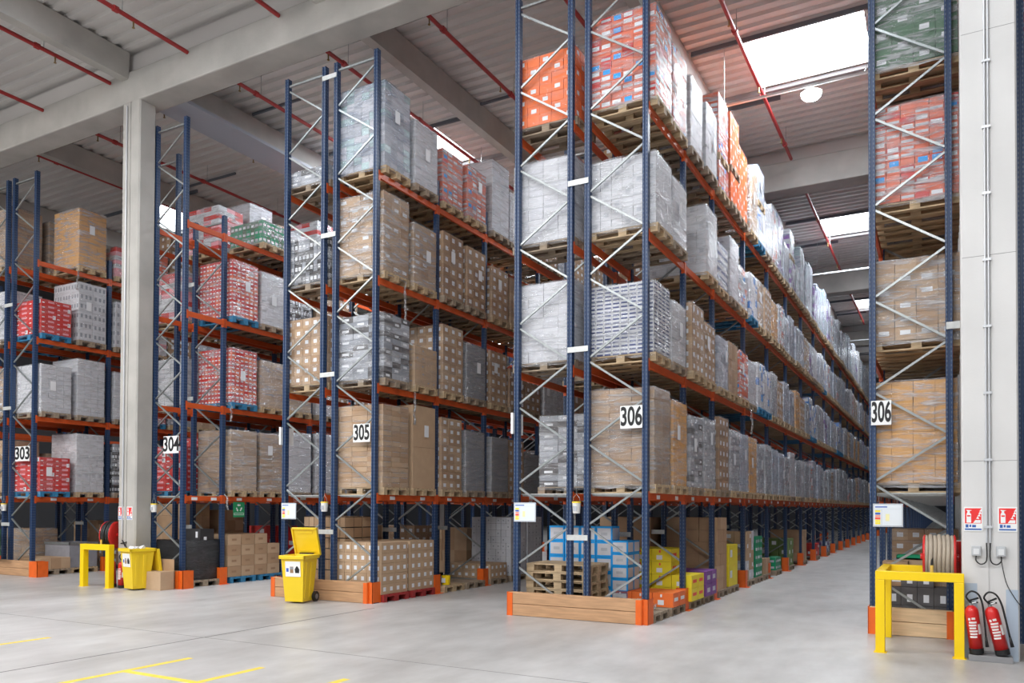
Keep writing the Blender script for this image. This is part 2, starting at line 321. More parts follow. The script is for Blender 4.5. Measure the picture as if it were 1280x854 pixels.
# style: carton materials, carton size, decals, film, pallet
ST = {
 'coral_blue': ([CRO]*5+[CR], (.2, .2, .105), 'mix', 'film_clear', PAL, 'coral cartons with white and blue patches'),
 'orange_label': ([CO], (.24, .2, .17), 'lab', 'film_thin', PALD, 'orange cartons with white labels'),
 'white_grey': ([CW], (.2, .2, .17), 'sq', 'film_white', PAL, 'white cartons marked with grey squares'),
 'white_plain': ([CW, CLG], (.3, .4, .2), 'line', 'film_white', PALD, 'plain white cartons'),
 'stripe': ([CLG, CW], (.15, .2, .065), 'stripe', 'film_clear', PAL, 'thin white and navy striped trays'),
 'kraft_heavy': ([KR2, KR], (.4, .4, .2), None, 'film_heavy', PAL, 'kraft cartons under heavy cloudy film'),
 'kraft_label': ([KR2, KR], (.24, .24, .2), 'laball', 'film_thin', PAL, 'kraft cartons with small white labels'),
 'kraft_shine': ([KR2, KR, KR2], (.3, .27, .19), 'lab2', 'film_milky', PAL, 'kraft cartons under shiny film'),
 'kraft_dark': ([KR3, KR], (.24, .27, .22), 'laball', 'film_thin', PALD, 'dark kraft cartons with white labels'),
 'amber': ([AMB], (.3, .27, .2), None, 'film_clear', PAL, 'amber kraft cartons under streaky film'),
 'grey_film': ([CG, CG2], (.24, .2, .15), 'lab', 'film_milky', PAL, 'grey cartons under cloudy film'),
 'slate_film': ([CG2, CLG, CG2], (.2, .2, .17), None, 'film_blue', PAL, 'slate grey cartons in bluish film'),
 'dark_tray': ([CG, CDG, CG2], (.4, .27, .11), 'lab', 'film_clear', PALD, 'dark grey trays under shiny film'),
 'red_small': ([CR, CRO, CR], (.12, .13, .1), 'mixw', 'film_clear', PALB, 'small red and white packs'),
 'red_box': ([CR], (.6, .4, .13), 'lab3', 'film_thin', PALB, 'long red boxes'),
 'white_print': ([CW], (.4, .4, .28), 'print', 'film_thin', PALD, 'white cartons with dark printed squares'),
 'green_label': ([CGR], (.3, .27, .2), 'lab', 'film_clear', PAL, 'dark green cartons with white labels'),
 'silver_green': ([CLG, TEAL, CLG, CG2], (.2, .2, .14), None, 'film_blue', PAL, 'silver and green packs in bright film'),
 'bluewhite': ([CW, CW, CB, CLG], (.2, .2, .18), 'mix', 'film_white', PALB, 'white cartons with blue marks'),
 'navy_stripe': ([CNV, CLG], (.4, .8, .085), 'alt', 'film_milky', PAL, 'navy and white banded layers'),
 'purple_mix': ([CP, CG2, CLG], (.2, .2, .15), None, 'film_blue', PAL, 'purple and grey packs in bluish film'),
 'red_grey': ([CRO, CG2, CLG, CG2], (.2, .2, .13), 'mix', 'film_milky', PAL, 'red, grey and white packs under film'),
 'bottle': ([CDK, CDK, CG], (.1, .1, .22), 'labs', 'film_clear', PALD, 'black bottle packs with pale labels'),
 'pink_white': ([CW, CW, CPK, CR], (.3, .27, .12), None, 'film_clear', PAL, 'white packs with pink and red bands'),
 'green_low': ([CGR, CGN], (.15, .13, .2), 'labs', 'film_clear', PAL, 'green tins under stretched film'),
 'kraft_big': ([KR2], (1.1, .8, .8), None, None, PAL, 'tall plain kraft cartons'),
 'kraft_loose': ([KR, KR2], (.3, .27, .2), None, 'film_thin', PAL, 'plain kraft cartons thinly wrapped'),
 'kraft_print': ([KR2], (.2, .2, .16), 'ps', 'film_thin', PAL, 'pale kraft cartons with small dark prints'),
 'grey_smooth': ([CG], (.6, .8, 1.2), None, 'film_heavy', PALD, 'dark smooth block under grey film'),
 'black_wrap': ([CDK], (.6, .4, .25), None, 'film_dark', PALD, 'block wrapped in black film'),
 'white_tall': ([CLG, CW], (.24, .2, .12), 'line', 'film_white', PALD, 'pale grey cartons in glossy film'),
 'tray_stack': ([KR2, KR], (.4, .27, .1), 'line', 'film_thin', PAL, 'shallow kraft trays tied with tape'),
}
def stack_mesh(st, W, D, H):
    key = ('st', st, W, D, H)
    if key in CACHE: return CACHE[key]
    ms, (dx, dy, dz), dec, *_ = ST[st]; r = random.Random(hash(st) & 0xff if False else sum(map(ord, st))+int(H*100))
    nx = max(1, round(W/dx)); ny = max(1, round(D/dy)); nz = max(1, round(H/dz)); cx, cyy, cz = W/nx, D/ny, H/nz
    g = MB(); e = .003
    for k in range(nz):
        for i in range(nx):
            for j in range(ny):
                if 0 < i < nx-1 and 0 < j < ny-1 and k < nz-1: continue
                if dec == 'alt': mt = ms[k % 2]
                else: mt = ms[(i*3+j*5+k*7+r.randrange(3)) % len(ms)] if len(ms) > 1 else ms[0]
                jx, jy = r.uniform(-.004, .004), r.uniform(-.004, .004)
                if len(ms) > 1 or dz < .2: pass
                x0, x1 = -W/2+i*cx+e+jx, -W/2+(i+1)*cx-e+jx; y0, y1 = -D/2+j*cyy+e+jy, -D/2+(j+1)*cyy-e+jy; z0, z1 = k*cz+e*.6, (k+1)*cz-e*.6
                g.box(x0, x1, y0, y1, z0, z1, mt)
                sides = []
                if j == 0: sides.append('f')
                if i == nx-1: sides.append('r')
                if i == 0: sides.append('l')
                for sd_ in sides:
                    def dq(u0, u1, v0, v1, mm):
                        za, zb = z0+(z1-z0)*v0, z0+(z1-z0)*v1
                        if sd_ == 'f': xa, xb = x0+(x1-x0)*u0, x0+(x1-x0)*u1; g.poly([(xa, y0-.002, za), (xb, y0-.002, za), (xb, y0-.002, zb), (xa, y0-.002, zb)], mm)
                        elif sd_ == 'r': ya, yb = y0+(y1-y0)*u0, y0+(y1-y0)*u1; g.poly([(x1+.002, ya, za), (x1+.002, yb, za), (x1+.002, yb, zb), (x1+.002, ya, zb)], mm)
                        else: ya, yb = y0+(y1-y0)*u0, y0+(y1-y0)*u1; g.poly([(x0-.002, yb, za), (x0-.002, ya, za), (x0-.002, ya, zb), (x0-.002, yb, zb)], mm)
                    q = r.random()
                    if dec == 'lab' and (i+j+k) % 2 == 0: dq(.27, .73, .3, .72, WHITE)
                    elif dec == 'laball': dq(.3, .7, .3, .7, WHITE)
                    elif dec == 'band':
                        dq(0, 1, .92, 1, BLK); dq(.96, 1, 0, 1, BLK)
                    elif dec == 'lab2' and q < .45: dq(.25, .75, .4, .75, WHITE)
                    elif dec == 'lab3':
                        dq(.05, .22, .2, .4, WHITE); dq(.45, .85, .35, .75, CPK)
                        if q < .3: dq(.75, .95, .1, .9, WHITE)
                    elif dec == 'sq' and (i*2+k) % 3 == 0: dq(.3, .75, .3, .8, CG2)
                    elif dec == 'stripe': dq(.1, .9, 0, .42, CNV)
                    elif dec == 'line' and q < .4: dq(.1, .9, .88, .95, CG2)
                    elif dec == 'print':
                        for u in (.12, .45, .75): dq(u, u+.16, .35, .75, CG)
                    elif dec == 'ps' and q < .6: dq(.35, .6, .4, .6, CG)
                    elif dec == 'labs': dq(.15, .85, .25, .6, WHITE if q < .6 else CG2)
                    elif dec == 'mixw': dq(.15, .8, .1, .42, WHITE)
                    elif dec == 'mix':
                        if q < .22: dq(.1, .9, .2, .85, WHITE)
                        elif q < .3: dq(.2, .9, .1, .9, CLB)
                        elif q < .6: dq(.05, .95, .3, .7, CLG)
    CACHE[key] = g.mesh('carton_stack'); return CACHE[key]
def film_mesh(ft, W, D, H, var):
    key = ('fm', ft, W, D, H, var)
    if key in CACHE: return CACHE[key]
    r = random.Random(var*17+int(H*50)); g = MB(); mt = MATS[ft]; o = .016; hx, hy = W/2+o, D/2+o; c = .045
    ring = []
    def arc(cx, cyv, a0):
        for q in (0, 30, 60, 90): a = math.radians(a0+q); ring.append((cx+c*math.cos(a), cyv+c*math.sin(a)))
    nxs, nys = 7, 5
    arc(-hx+c, -hy+c, 180)
    ring += [(-hx+c+(2*hx-2*c)*i/nxs, -hy) for i in range(1, nxs)]
    arc(hx-c, -hy+c, 270)
    ring += [(hx, -hy+c+(2*hy-2*c)*i/nys) for i in range(1, nys)]
    arc(hx-c, hy-c, 0)
    ring += [(hx-c-(2*hx-2*c)*i/nxs, hy) for i in range(1, nxs)]
    arc(-hx+c, hy-c, 90)
    ring += [(-hx, hy-c-(2*hy-2*c)*i/nys) for i in range(1, nys)]
    n = len(ring); nz = max(6, int(H/.13)); k = g.mi(mt)
    for z in range(nz+1):
        t = z/nz; zz = -.07+(H+.085)*t
        for (x, y) in ring:
            s_ = 1+r.uniform(-.003, .012)-(.012 if z == nz else 0)
            g.v.append((x*s_, y*s_, zz+(r.uniform(-.012, .01) if z in (0, nz) else 0)))
    for z in range(nz):
        for i in range(n): g.f.append((z*n+i, z*n+(i+1) % n, (z+1)*n+(i+1) % n, (z+1)*n+i)); g.m.append(k)
    # folded rim on the top
    base = len(g.v)
    for (x, y) in ring: g.v.append((x*.86, y*.8, H+.012+r.uniform(-.004, .006)))
    for i in range(n): g.f.append((nz*n+i, nz*n+(i+1) % n, base+(i+1) % n, base+i)); g.m.append(k)
    CACHE[key] = g.mesh('stretch_film', True); return CACHE[key]
ORD = ['first', 'second', 'third', 'fourth', 'fifth', 'sixth', 'seventh', 'eighth', 'ninth', 'tenth', 'eleventh', 'twelfth', 'thirteenth', 'fourteenth', 'fifteenth', 'sixteenth', 'seventeenth', 'eighteenth', 'nineteenth', 'twentieth']
def ordn(i):
    if i < 20: return ORD[i]
    t = ['twenty', 'thirty', 'forty', 'fifty', 'sixty'][(i+1)//10-2]; u = (i+1) % 10
    return (t[:-1]+'ieth') if u == 0 else t+'-'+ORD[u-1]
NLOAD = 0
SHEET = mat('paper_sheet', (.8, .82, .85), .5)
def load(st, x, y, z, top, label, W=1.14, D=.8, rot=0, pal=True, parts=True, pm=None):
    global NLOAD; NLOAD += 1
    fm_ = None
    if st.endswith('*'): st = st[:-1]; fm_ = 'film_milky'
    fm_ = fm_ or ST[st][3]
    t = thing('wrapped_pallet' if fm_ else 'carton_pallet', label, 'pallet load', (x, y, z), rot, 'loaded pallets stored in the racks')
    H = round(max(.3, top-z-.144)/.05)*.05; H = round(H, 2)
    if pal: place('pallet', pallet_mesh(pm or ST[st][4], 1.2, .8), t)
    place('carton_stack', stack_mesh(st, W, D, H), t, (0, 0, .144))
    if fm_: place('stretch_film', film_mesh(fm_, W, D, H, NLOAD % 3), t, (0, 0, .144))
    if parts and R.random() < .45:
        g = MB(); u = R.uniform(-.2, .2); v = H*R.uniform(.6, .85)
        g.box(W/2+.03, W/2+.033, u-.075, u+.075, v-.12, v+.12, SHEET); g.obj('paper_label', t)
    return t

# ------------------------------------------------------------------ racks
ZL = (2.07, 4.18, 6.25, 8.29)
LEVN = ('lowest', 'second', 'third', 'top')
def post_mesh(h):
    key = ('post', round(h, 2))
    if key in CACHE: return CACHE[key]
    g = MB(); a, b_ = .045, .05
    prof = [(-a, -b_), (-.018, -b_), (-.014, -b_+.012), (.014, -b_+.012), (.018, -b_), (a, -b_), (a, b_), (-a, b_)]
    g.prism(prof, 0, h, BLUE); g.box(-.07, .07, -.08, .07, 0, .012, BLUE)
    CACHE[key] = g.mesh('post'); return CACHE[key]
def brace_mesh(k, flip, horiz=False):
    key = ('br', k, flip, horiz)
    if key in CACHE: return CACHE[key]
    g = MB(); a, b_ = (-.955, -.045) if not flip else (-.045, -.955)
    z = .16+.685*k
    if horiz: g.bar((a, 0, 0), (b_, 0, 0), .035, .045, GALV)
    elif k % 2 == 0: g.bar((a, 0, z+.04), (b_, 0, z+.645), .032, .03, GALV)
    else: g.bar((b_, 0, z+.04), (a, 0, z+.645), .032, .03, GALV)
    CACHE[key] = g.mesh('brace'); return CACHE[key]
def frame(rack, x, y, h, flip, detail=True):
    f = bpy.data.objects.new('upright_frame', None); C.objects.link(f); f.location = (x, y, 0); f.parent = rack; f.empty_display_size = .1
    nb = int((h-.25)/.685)
    if detail:
        place('post', post_mesh(h), f); place('post', post_mesh(h), f, (-1, 0, 0))
        for k in range(nb): place('brace', brace_mesh(k, flip), f)
        place('brace', brace_mesh(0, flip, True), f, (0, 0, h-.15)); place('brace', brace_mesh(0, flip, True), f, (0, 0, .13))
    else:
        key = ('frm', round(h, 2), flip)
        if key not in CACHE:
            g = MB()
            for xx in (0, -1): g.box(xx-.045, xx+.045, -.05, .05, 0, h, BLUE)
            a, b_ = (-.955, -.045) if not flip else (-.045, -.955)
            for k in range(nb):
                z = .16+.685*k
                if k % 2 == 0: g.bar((a, 0, z+.04), (b_, 0, z+.645), .032, .03, GALV)
                else: g.bar((b_, 0, z+.04), (a, 0, z+.645), .032, .03, GALV)
            CACHE[key] = g.mesh('upright_pair')
        place('upright_pair', CACHE[key], f)
def beam_mesh(L, lab, side):
    key = ('bm', round(L, 3), lab, side)
    if key in CACHE: return CACHE[key]
    g = MB(); e = .05; x0, x1 = (-.01, .04) if side > 0 else (-.04, .01)
    g.box(x0, x1, e, L-e, -.115, 0, ORANGE)
    xo = x1 if side > 0 else x0
    g.box(xo, xo+.006*side, e, L-e, -.075, -.04, mat('beam_groove', (.5, .07, .012), .5)) if False else None
    for y0 in (e-.045, L-e-.045+.04): g.box(min(x0, x1+.0)-.004, x1+.01, y0, y0+.05, -.17, .03, ORANGE)
    if lab:
        n = 2 if L < 2.3 else 3
        for i in range(n):
            yc = L*(i+.5)/n; g.box(x1, x1+.004, yc-.08, yc+.08, -.095, -.03, WHITE)
    CACHE[key] = g.mesh('beam'); return CACHE[key]
def foot_guard(x, y, side):
    # orange corner guard on the floor at an aisle post
    key = ('fg', side)
    if key not in CACHE:
        g = MB(); g.box(-.09, .09, -.12, -.112, 0, .4, GUARD); g.box(.082*side-.004, .082*side+.004, -.12, .1, 0, .4, GUARD); g.box(-.16, .16, -.14, .12, 0, .01, GUARD)
        g.box(-.09, -.082, -.12, .0, 0, .4, GUARD) if side > 0 else g.box(.082, .09, -.12, 0, 0, .4, GUARD)
        CACHE[key] = g.mesh('foot_guard')
    return CACHE[key]
def rack_row(label, xr, ys, h0, h, flip, aisle, guards=True, det=10, first_beam=1, group='pallet racks'):
    t = thing('pallet_rack', label, 'pallet rack', (0, 0, 0), 0, group)
    for i, y in enumerate(ys): frame(t, xr, y, h0 if i == 0 else h, flip, i < det)
    nb = 0; far = MB()
    for i, (a, b_) in enumerate(zip(ys, ys[1:])):
        if b_-a < .5: continue
        for k, z in enumerate(ZL):
            for side, xx in ((1, xr), (-1, xr-1)):
                if nb < 96 or True:
                    if i < 12: place('beam', beam_mesh(b_-a, k == 0 and side == aisle, side), t, (xx, a, z)); nb += 1
                    else:
                        x0, x1 = (xx-.01, xx+.04) if side > 0 else (xx-.04, xx+.01); far.box(x0, x1, a+.05, b_-.05, z-.115, z, ORANGE)
        if i < 12:
            key = ('dp', round(b_-a, 3))
            if key not in CACHE:
                g = MB(); L = b_-a
                g.box(-.96, -.04, .06, L-.06, -.014, -.002, GALVL)
                for q in range(int(L/.2)): g.box(-.96, -.04, .12+.2*q, .15+.2*q, -.045, -.014, GALVL)
                CACHE[key] = g.mesh('deck_panel')
            place('deck_panel', CACHE[key], t, (xr, a, ZL[0]))
    if far.v: o = far.obj('beam', t); o['kind'] = 'stuff'
    if guards:
        for y in ys[1:]: place('foot_guard', foot_guard(0, 0, aisle), t, (xr if aisle > 0 else xr-1, y, 0))
    return t
def spaced(y0, n): return [y0+2.8*i for i in range(n)]
Y306 = [0, 2.015]+spaced(4.03, 21); Y305 = [0, 2.04]+spaced(4.06, 9); Y304 = [.04, 1.13]+spaced(4.04, 6); Y303 = [.15, 2.22]+spaced(5.02, 4)
RACKS = {}
RACKS['306R'] = rack_row('blue and orange rack row carrying black sign 306 beside the white stacked rear row', 0, Y306, 10.65, 8.85, False, 1)
RACKS['306L'] = rack_row('back row behind rack 306, with hanging notice board on its front post', -1.31, Y306[:16], 10.65, 8.85, True, -1)
RACKS['305R'] = rack_row('blue and orange rack row carrying black sign 305', -5.41, Y305, 10.65, 8.85, False, 1)
RACKS['305L'] = rack_row('back row of rack 305, behind the yellow bin with open lid', -6.72, Y305[:7], 10.65, 8.85, True, -1)
RACKS['304R'] = rack_row('blue and orange rack row carrying black sign 304 beside the grey column', -10.86, Y304, 10.65, 8.75, False, 1)
RACKS['304L'] = rack_row('rack row half hidden behind the grey concrete column', -12.17, [.87, 4.04, 6.84, 9.64, 12.44], 10.4, 8.75, True, -1)
RACKS['303R'] = rack_row('blue and orange rack row carrying black sign 303 near the picture edge', -16.79, Y303, 10.65, 8.85, False, 1)
RACKS['303L'] = rack_row('back row of rack 303 behind the green cloth', -18.1, Y303[:4], 10.65, 8.85, True, -1)
RACKS['302R'] = rack_row('distant rack row glimpsed behind rack 303', -22.3, Y303[:4], 10.65, 8.85, False, 1, det=2)
RACKS['307L'] = rack_row('tall rack row with second 306 sign, behind the yellow frame and hose reel', 4.216, [.908, 2.92]+spaced(4.94, 20), 10.65, 8.85, True, -1)
RACKS['307R'] = rack_row('rack row showing as a blue post past the white column', 6.09, [.908, 2.92]+spaced(4.94, 6), 10.65, 8.85, False, 1, det=3)
# spacers tying back-to-back rows (children of the aisle row)
def spacers(rk, x0, x1, ys, zs=(1.34, 4.45, 7.23)):
    g0 = MB(); g0.box(x0, x1, -.065, -.052, -.045, .045, GALVL); me = g0.mesh('row_spacer')
    for y in ys:
        for z in zs: place('row_spacer', me, RACKS[rk], (0, y, z))
spacers('306R', -1.34, -.97, Y306[:5]); spacers('305R', -6.75, -6.38, Y305[:4], (1.34, 4.45, 7.23, 10.4)); spacers('303R', -18.13, -17.76, Y303[:2]); spacers('304R', -12.2, -11.83, [1.13], (1.34, 4.45, 7.23))
g = MB(); g.box(4.18, 4.36, -.07, -.055, -.05, .05, GALVL); me = g.mesh('wall_tie')
for z in (9.37, 4.45, 1.34, 1.0): place('wall_tie', me, RACKS['307L'], (0, .908, z))
# timber end guards with orange plates
def end_guard(rk, x0, x1, y, m_=TIMB, plates=(1, 1), h=.4):
    t = thing('timber_bumper', {'306R': 'two-plank timber bumper across the whole front of rack 306', '305R': 'timber bumper behind the open yellow bin at rack 305', '304R': 'short timber bumper beside the closed yellow bin', '303R': 'timber bumper at the foot of rack 303', '307L': 'pale timber bumper behind the big yellow frame'}[rk], 'bumper', (x0, y, 0), 0, 'timber bumpers at the rack ends')
    L = x1-x0
    for k in range(2):
        g = MB(); g.box(.02, L-.02, -.05, .05, .005+k*h/2, (k+1)*h/2-.002, m_); g.obj('plank', t, bevel=.006)
    for k, xx in enumerate((0, L)):
        if plates[k]:
            g = MB(); s_ = 1 if k == 0 else -1
            g.box(xx-.006, xx+.006, -.06, .24, 0, .4, GUARD); g.box(min(xx, xx+.1*s_), max(xx, xx+.1*s_), -.06, -.052, 0, .39, GUARD)
            if k == 1: g.box(xx, xx+.09, -.02, -.012, 0, .4, GUARD); g.box(xx+.084, xx+.09, -.02, .24, 0, .4, GUARD)
            g.obj('end_plate', t)
    return t
end_guard('306R', -2.4, 0, -.12); end_guard('305R', -7.93, -5.44, -.1); end_guard('304R', -11.5, -10.72, -.12, TIMB, (0, 1)); end_guard('303R', -19.2, -16.5, .02, TIMB, (0, 1)); end_guard('307L', 3.16, 4.27, .79, TIMP)
for x, y in ((-10.86, .02), (-16.42, .08)):
    g = MB(); g.box(x-.1, x+.25, y-.17, y-.16, 0, .4, GUARD); g.box(x+.24, x+.25, y-.17, y+.12, 0, .4, GUARD)
    g.obj('corner_plate', RACKS['304R'] if x > -12 else RACKS['303R'])

# ------------------------------------------------------------------ loads in the racks
SLOT2 = (.48, 1.45); SLOT3 = (.52, 1.42, 2.32)
ROWN = {'306R': 'rack 306 aisle row', '306L': 'rack 306 back row', '305R': 'rack 305 aisle row', '305L': 'rack 305 back row', '304R': 'rack 304 aisle row', '304L': 'rack 304 back row',
        '303R': 'rack 303 aisle row', '303L': 'rack 303 back row', '307L': 'rack beside the white column', '307R': 'rack past the white column'}
SPEC = {
 ('306R', 3): ['coral_blue:9.92', 'coral_blue*:9.8', 'white_plain:9.75', 'white_tall:9.7', 'coral_blue:9.0+coral_blue:10.4', 'orange_label:9.1+orange_label:10.4', 'orange_label:10.0', 'kraft_shine:9.95', 'bluewhite:9.3+slate_film:10.3', 'white_tall:9.7', 'red_grey:10.0', 'purple_mix:10.05', 'slate_film:9.5', 'purple_mix:9.3+purple_mix:10.2', 'silver_green:9.4', 'silver_green:10.2'],
 ('306R', 2): ['white_grey:7.56', 'white_plain:7.48', 'none', 'white_grey:7.72', 'navy_stripe:7.3', 'white_tall:7.7', 'red_grey:7.3', 'bluewhite:7.4', 'kraft_shine:7.5', 'kraft_label:7.5', 'amber:7.4', 'red_grey:7.5', 'slate_film:7.4', 'slate_film:7.6'],
 ('306R', 1): ['stripe:5.5', 'white_plain:5.38', 'kraft_label:5.6', 'kraft_label:5.45', 'slate_film:5.4', 'kraft_loose:5.45', 'coral_blue:5.4', 'white_tall:5.35', 'bluewhite:5.45', 'bluewhite:5.4', 'grey_film:5.5', 'kraft_label:5.4', 'slate_film:5.5'],
 ('306R', 0): ['kraft_heavy:3.78', 'amber:3.68', 'dark_tray:3.5', 'grey_film:3.56', 'kraft_dark:3.72', 'grey_film:3.5', 'slate_film:3.5', 'amber:3.5', 'grey_film:3.4', 'grey_film:3.45', 'slate_film:3.4', 'slate_film:3.35', 'grey_film:3.3'],
 ('306L', 3): ['orange_label:9.62', 'none', 'none', 'none'], ('306L', 2): ['white_plain:7.78', 'none', 'none', 'none'],
 ('306L', 1): ['white_plain:5.67', 'none', 'kraft_loose:5.2'], ('306L', 0): ['none', 'dark_tray:3.5', 'grey_film:3.2', 'kraft_loose:3.5'],
 ('305R', 3): ['silver_green:10.1', 'white_tall:9.72', 'coral_blue*:9.6', 'coral_blue*:9.6', 'white_plain:10.15', 'white_plain:9.7'],
 ('305R', 2): ['kraft_shine:7.96', 'kraft_shine:7.66', 'kraft_dark:7.78', 'kraft_dark:7.75', 'kraft_label:7.6', 'kraft_loose:7.55'],
 ('305R', 1): ['dark_tray:5.6', 'kraft_print:5.15', 'kraft_label:5.8', 'grey_smooth:5.53', 'kraft_label:5.6', 'kraft_dark:5.3'],
 ('305R', 0): ['tray_stack:3.82', 'kraft_big:3.9', 'kraft_label:3.75', 'grey_smooth:3.57', 'grey_smooth:3.52', 'kraft_label:3.5', 'grey_smooth:3.2'],
 ('305L', 3): ['dark_tray:8.65', 'none', 'kraft_loose:9.6'], ('305L', 2): ['bottle:7.28', 'none', 'none'], ('305L', 1): ['kraft_label:5.7', 'none', 'none'], ('305L', 0): ['none', 'none', 'none'],
 ('304R', 3): ['none', 'none', 'green_low:8.97', 'white_plain:9.0', 'pink_white:9.6'], ('304R', 2): ['none', 'red_small:7.75', 'white_tall:7.7', 'bottle:7.3'],
 ('304R', 1): ['none', 'red_small:5.65', 'kraft_heavy:5.5', 'kraft_heavy:5.5'], ('304R', 0): ['none', 'kraft_heavy:3.67', 'kraft_heavy:3.67', 'white_plain:3.75', 'white_plain:3.8'],
 ('304L', 3): ['none', 'pink_white:9.6', 'white_plain:10.0'], ('304L', 2): ['pink_white:7.6', 'coral_blue:7.4', 'white_tall:7.3'], ('304L', 1): ['white_tall:5.5', 'white_plain:5.5', 'red_small:5.5'], ('304L', 0): ['red_box:3.3', 'red_box:3.6', 'white_tall:3.6'],
 ('303R', 3): ['none', 'amber*:10.05', 'pink_white:9.3', 'coral_blue:9.6'], ('303R', 2): ['red_box:7.3', 'white_print:7.98', 'white_print:7.7', 'pink_white:7.6'],
 ('303R', 1): ['white_tall:5.57', 'white_tall:5.9', 'white_tall:5.7', 'red_small:5.6'], ('303R', 0): ['red_box:3.11', 'white_grey:3.81', 'bottle:3.6', 'red_box:3.4'],
 ('303L', 3): ['kraft_heavy:10.0', 'kraft_heavy:9.9', 'none'], ('303L', 2): ['white_tall:7.7', 'red_box:7.4'], ('303L', 1): ['kraft_shine:5.6', 'white_tall:5.6'], ('303L', 0): ['kraft_loose:3.6', 'kraft_loose:3.3'],
 ('307L', 3): ['green_label*:10.6'], ('307L', 2): ['coral_blue*:7.85'], ('307L', 1): ['kraft_shine:5.55'], ('307L', 0): ['amber*:3.7', 'kraft_loose:3.6'],
 ('307R', 3): ['coral_blue:10'], ('307R', 2): ['slate_film:7.6'], ('307R', 1): ['coral_blue:5.6'], ('307R', 0): ['kraft_label:3.6'],
}
POOL = {3: ['slate_film', 'silver_green', 'purple_mix', 'slate_film', 'grey_film', 'red_grey', 'bluewhite', 'slate_film', 'white_tall'],
        2: ['slate_film', 'grey_film', 'slate_film', 'kraft_shine', 'red_grey', 'bluewhite', 'slate_film', 'white_tall', 'purple_mix'],
        1: ['slate_film', 'grey_film', 'slate_film', 'kraft_label', 'bluewhite', 'slate_film', 'amber', 'white_tall', 'purple_mix', 'grey_film'],
        0: ['slate_film', 'grey_film', 'slate_film', 'grey_film', 'kraft_label', 'white_tall', 'red_grey', 'grey_film']}
def slots(ys, key=''):
    out = []
    for a, b_ in zip(ys, ys[1:]):
        L = b_-a
        if L < 1.4: out.append(a+L/2)
        elif L < 2.3: out += [a+SLOT2[0]*L/2.015, a+SLOT2[1]*L/2.015]
        else: out += [a+q*L/2.8 for q in SLOT3]
    return out
XC = {'306R': -.45, '306L': -1.86, '305R': -5.86, '305L': -7.27, '304R': -11.31, '304L': -12.74, '303R': -17.24, '303L': -18.65, '307L': 3.77, '307R': 5.5}
YS = {'306R': Y306, '306L': Y306, '305R': Y305, '305L': Y305, '304R': Y304, '304L': [.87, 4.04, 6.84, 9.64], '303R': Y303, '303L': Y303, '307L': [.908, 2.92, 4.94], '307R': [.908, 2.92, 4.94]}
NROW = {'306R': 46, '306L': 10, '305R': 12, '305L': 6, '304R': 7, '304L': 5, '303R': 6, '303L': 3, '307L': 4, '307R': 2}
far_stuff = {}
for row, xc in XC.items():
    sl = slots(YS[row])
    for k in range(4):
        spec = SPEC.get((row, k), []); cnt = 0
        for i, yy in enumerate(sl[:NROW[row]]):
            if i < len(spec): s_ = spec[i]
            else:
                top = ZL[k]+{3: R.uniform(1.2, 1.95), 2: R.uniform(1.1, 1.4), 1: R.uniform(1.15, 1.45), 0: R.uniform(1.15, 1.5)}[k]
                pool = POOL[k] if row in ('306R',) else ['kraft_loose', 'grey_film', 'kraft_dark', 'white_tall', 'kraft_label']
                s_ = f'{R.choice(pool)}:{top:.2f}'
            if s_ == 'none': continue
            z = ZL[k]
            for lv, part in enumerate(s_.split('+')):
                st, top = part.split(':'); top = float(top)
                lab = f"{ST[st.strip('*')][5]}, {LEVN[k]} level of {ROWN[row]}, {ordn(cnt)}" if lv == 0 else f"{ST[st.strip('*')][5]}, atop another pallet, {ordn(cnt-1)} in {ROWN[row]}"
                if lv == 0: cnt += 1
                D = .8 if i % 3 else .82
                W = 1.14
                if row == '307L': D = .85
                yj = yy+R.uniform(-.015, .015)
                if yy-.43 < YS[row][0]+.06: yj = max(yj, YS[row][0]+.5)
                t = load(st, xc+R.uniform(-.02, .03), yj, z+.001, top-.002, lab, W, D, parts=i < 30)
                z = top+.004

# farthest bays: one mass of wrapped goods
sl = slots(Y306)[46:]
g = MB()
for k in range(4):
    for yy in sl:
        top = ZL[k]+R.uniform(1.2, 1.5); mt = R.choice([CG2, CLG, CG, CG2, CP, KR])
        g.box(-1.0, .12, yy-.4, yy+.4, ZL[k]+.15, top, mt); g.box(-1.05, .15, yy-.4, yy+.4, ZL[k]+.002, ZL[k]+.144, PALD)
o = g.obj('distant_pallet_goods'); o['kind'] = 'stuff'; o['label'] = 'blur of wrapped goods at the far end of rack 306'; o['category'] = 'goods'

# ------------------------------------------------------------------ signs and notice boards
def text(name, s, size, loc, m_, parent=None, rot=(math.pi/2, 0, 0), bold=.0, sx=1., align='CENTER'):
    c = bpy.data.curves.new(name, 'FONT'); c.body = s; c.size = size; c.extrude = .0015; c.offset = bold; c.align_x = align; c.align_y = 'CENTER'; c.materials.append(m_)
    o = bpy.data.objects.new(name, c); C.objects.link(o); o.location = loc; o.rotation_euler = rot; o.scale = (sx, 1, 1)
    dg = bpy.context.evaluated_depsgraph_get(); me = bpy.data.meshes.new_from_object(o.evaluated_get(dg)); bpy.data.objects.remove(o)
    o = bpy.data.objects.new(name, me); C.objects.link(o); o.location = loc; o.rotation_euler = rot; o.scale = (sx, 1, 1)
    if parent: o.parent = parent
    return o
def bay_sign(num, x0, x1, z0, z1, y, label):
    t = thing('bay_sign', label, 'sign', (x0, y, z0), 0, 'numbered bay signs'); W_, H_ = x1-x0, z1-z0
    g = MB(); g.box(0, W_, -.004, .004, 0, H_, SIGNW); g.obj('plate', t)
    text('number', num, H_*1.15, (W_/2, -.006, H_*.49), INK, t, bold=.01, sx=.58*W_/.36)
    return t
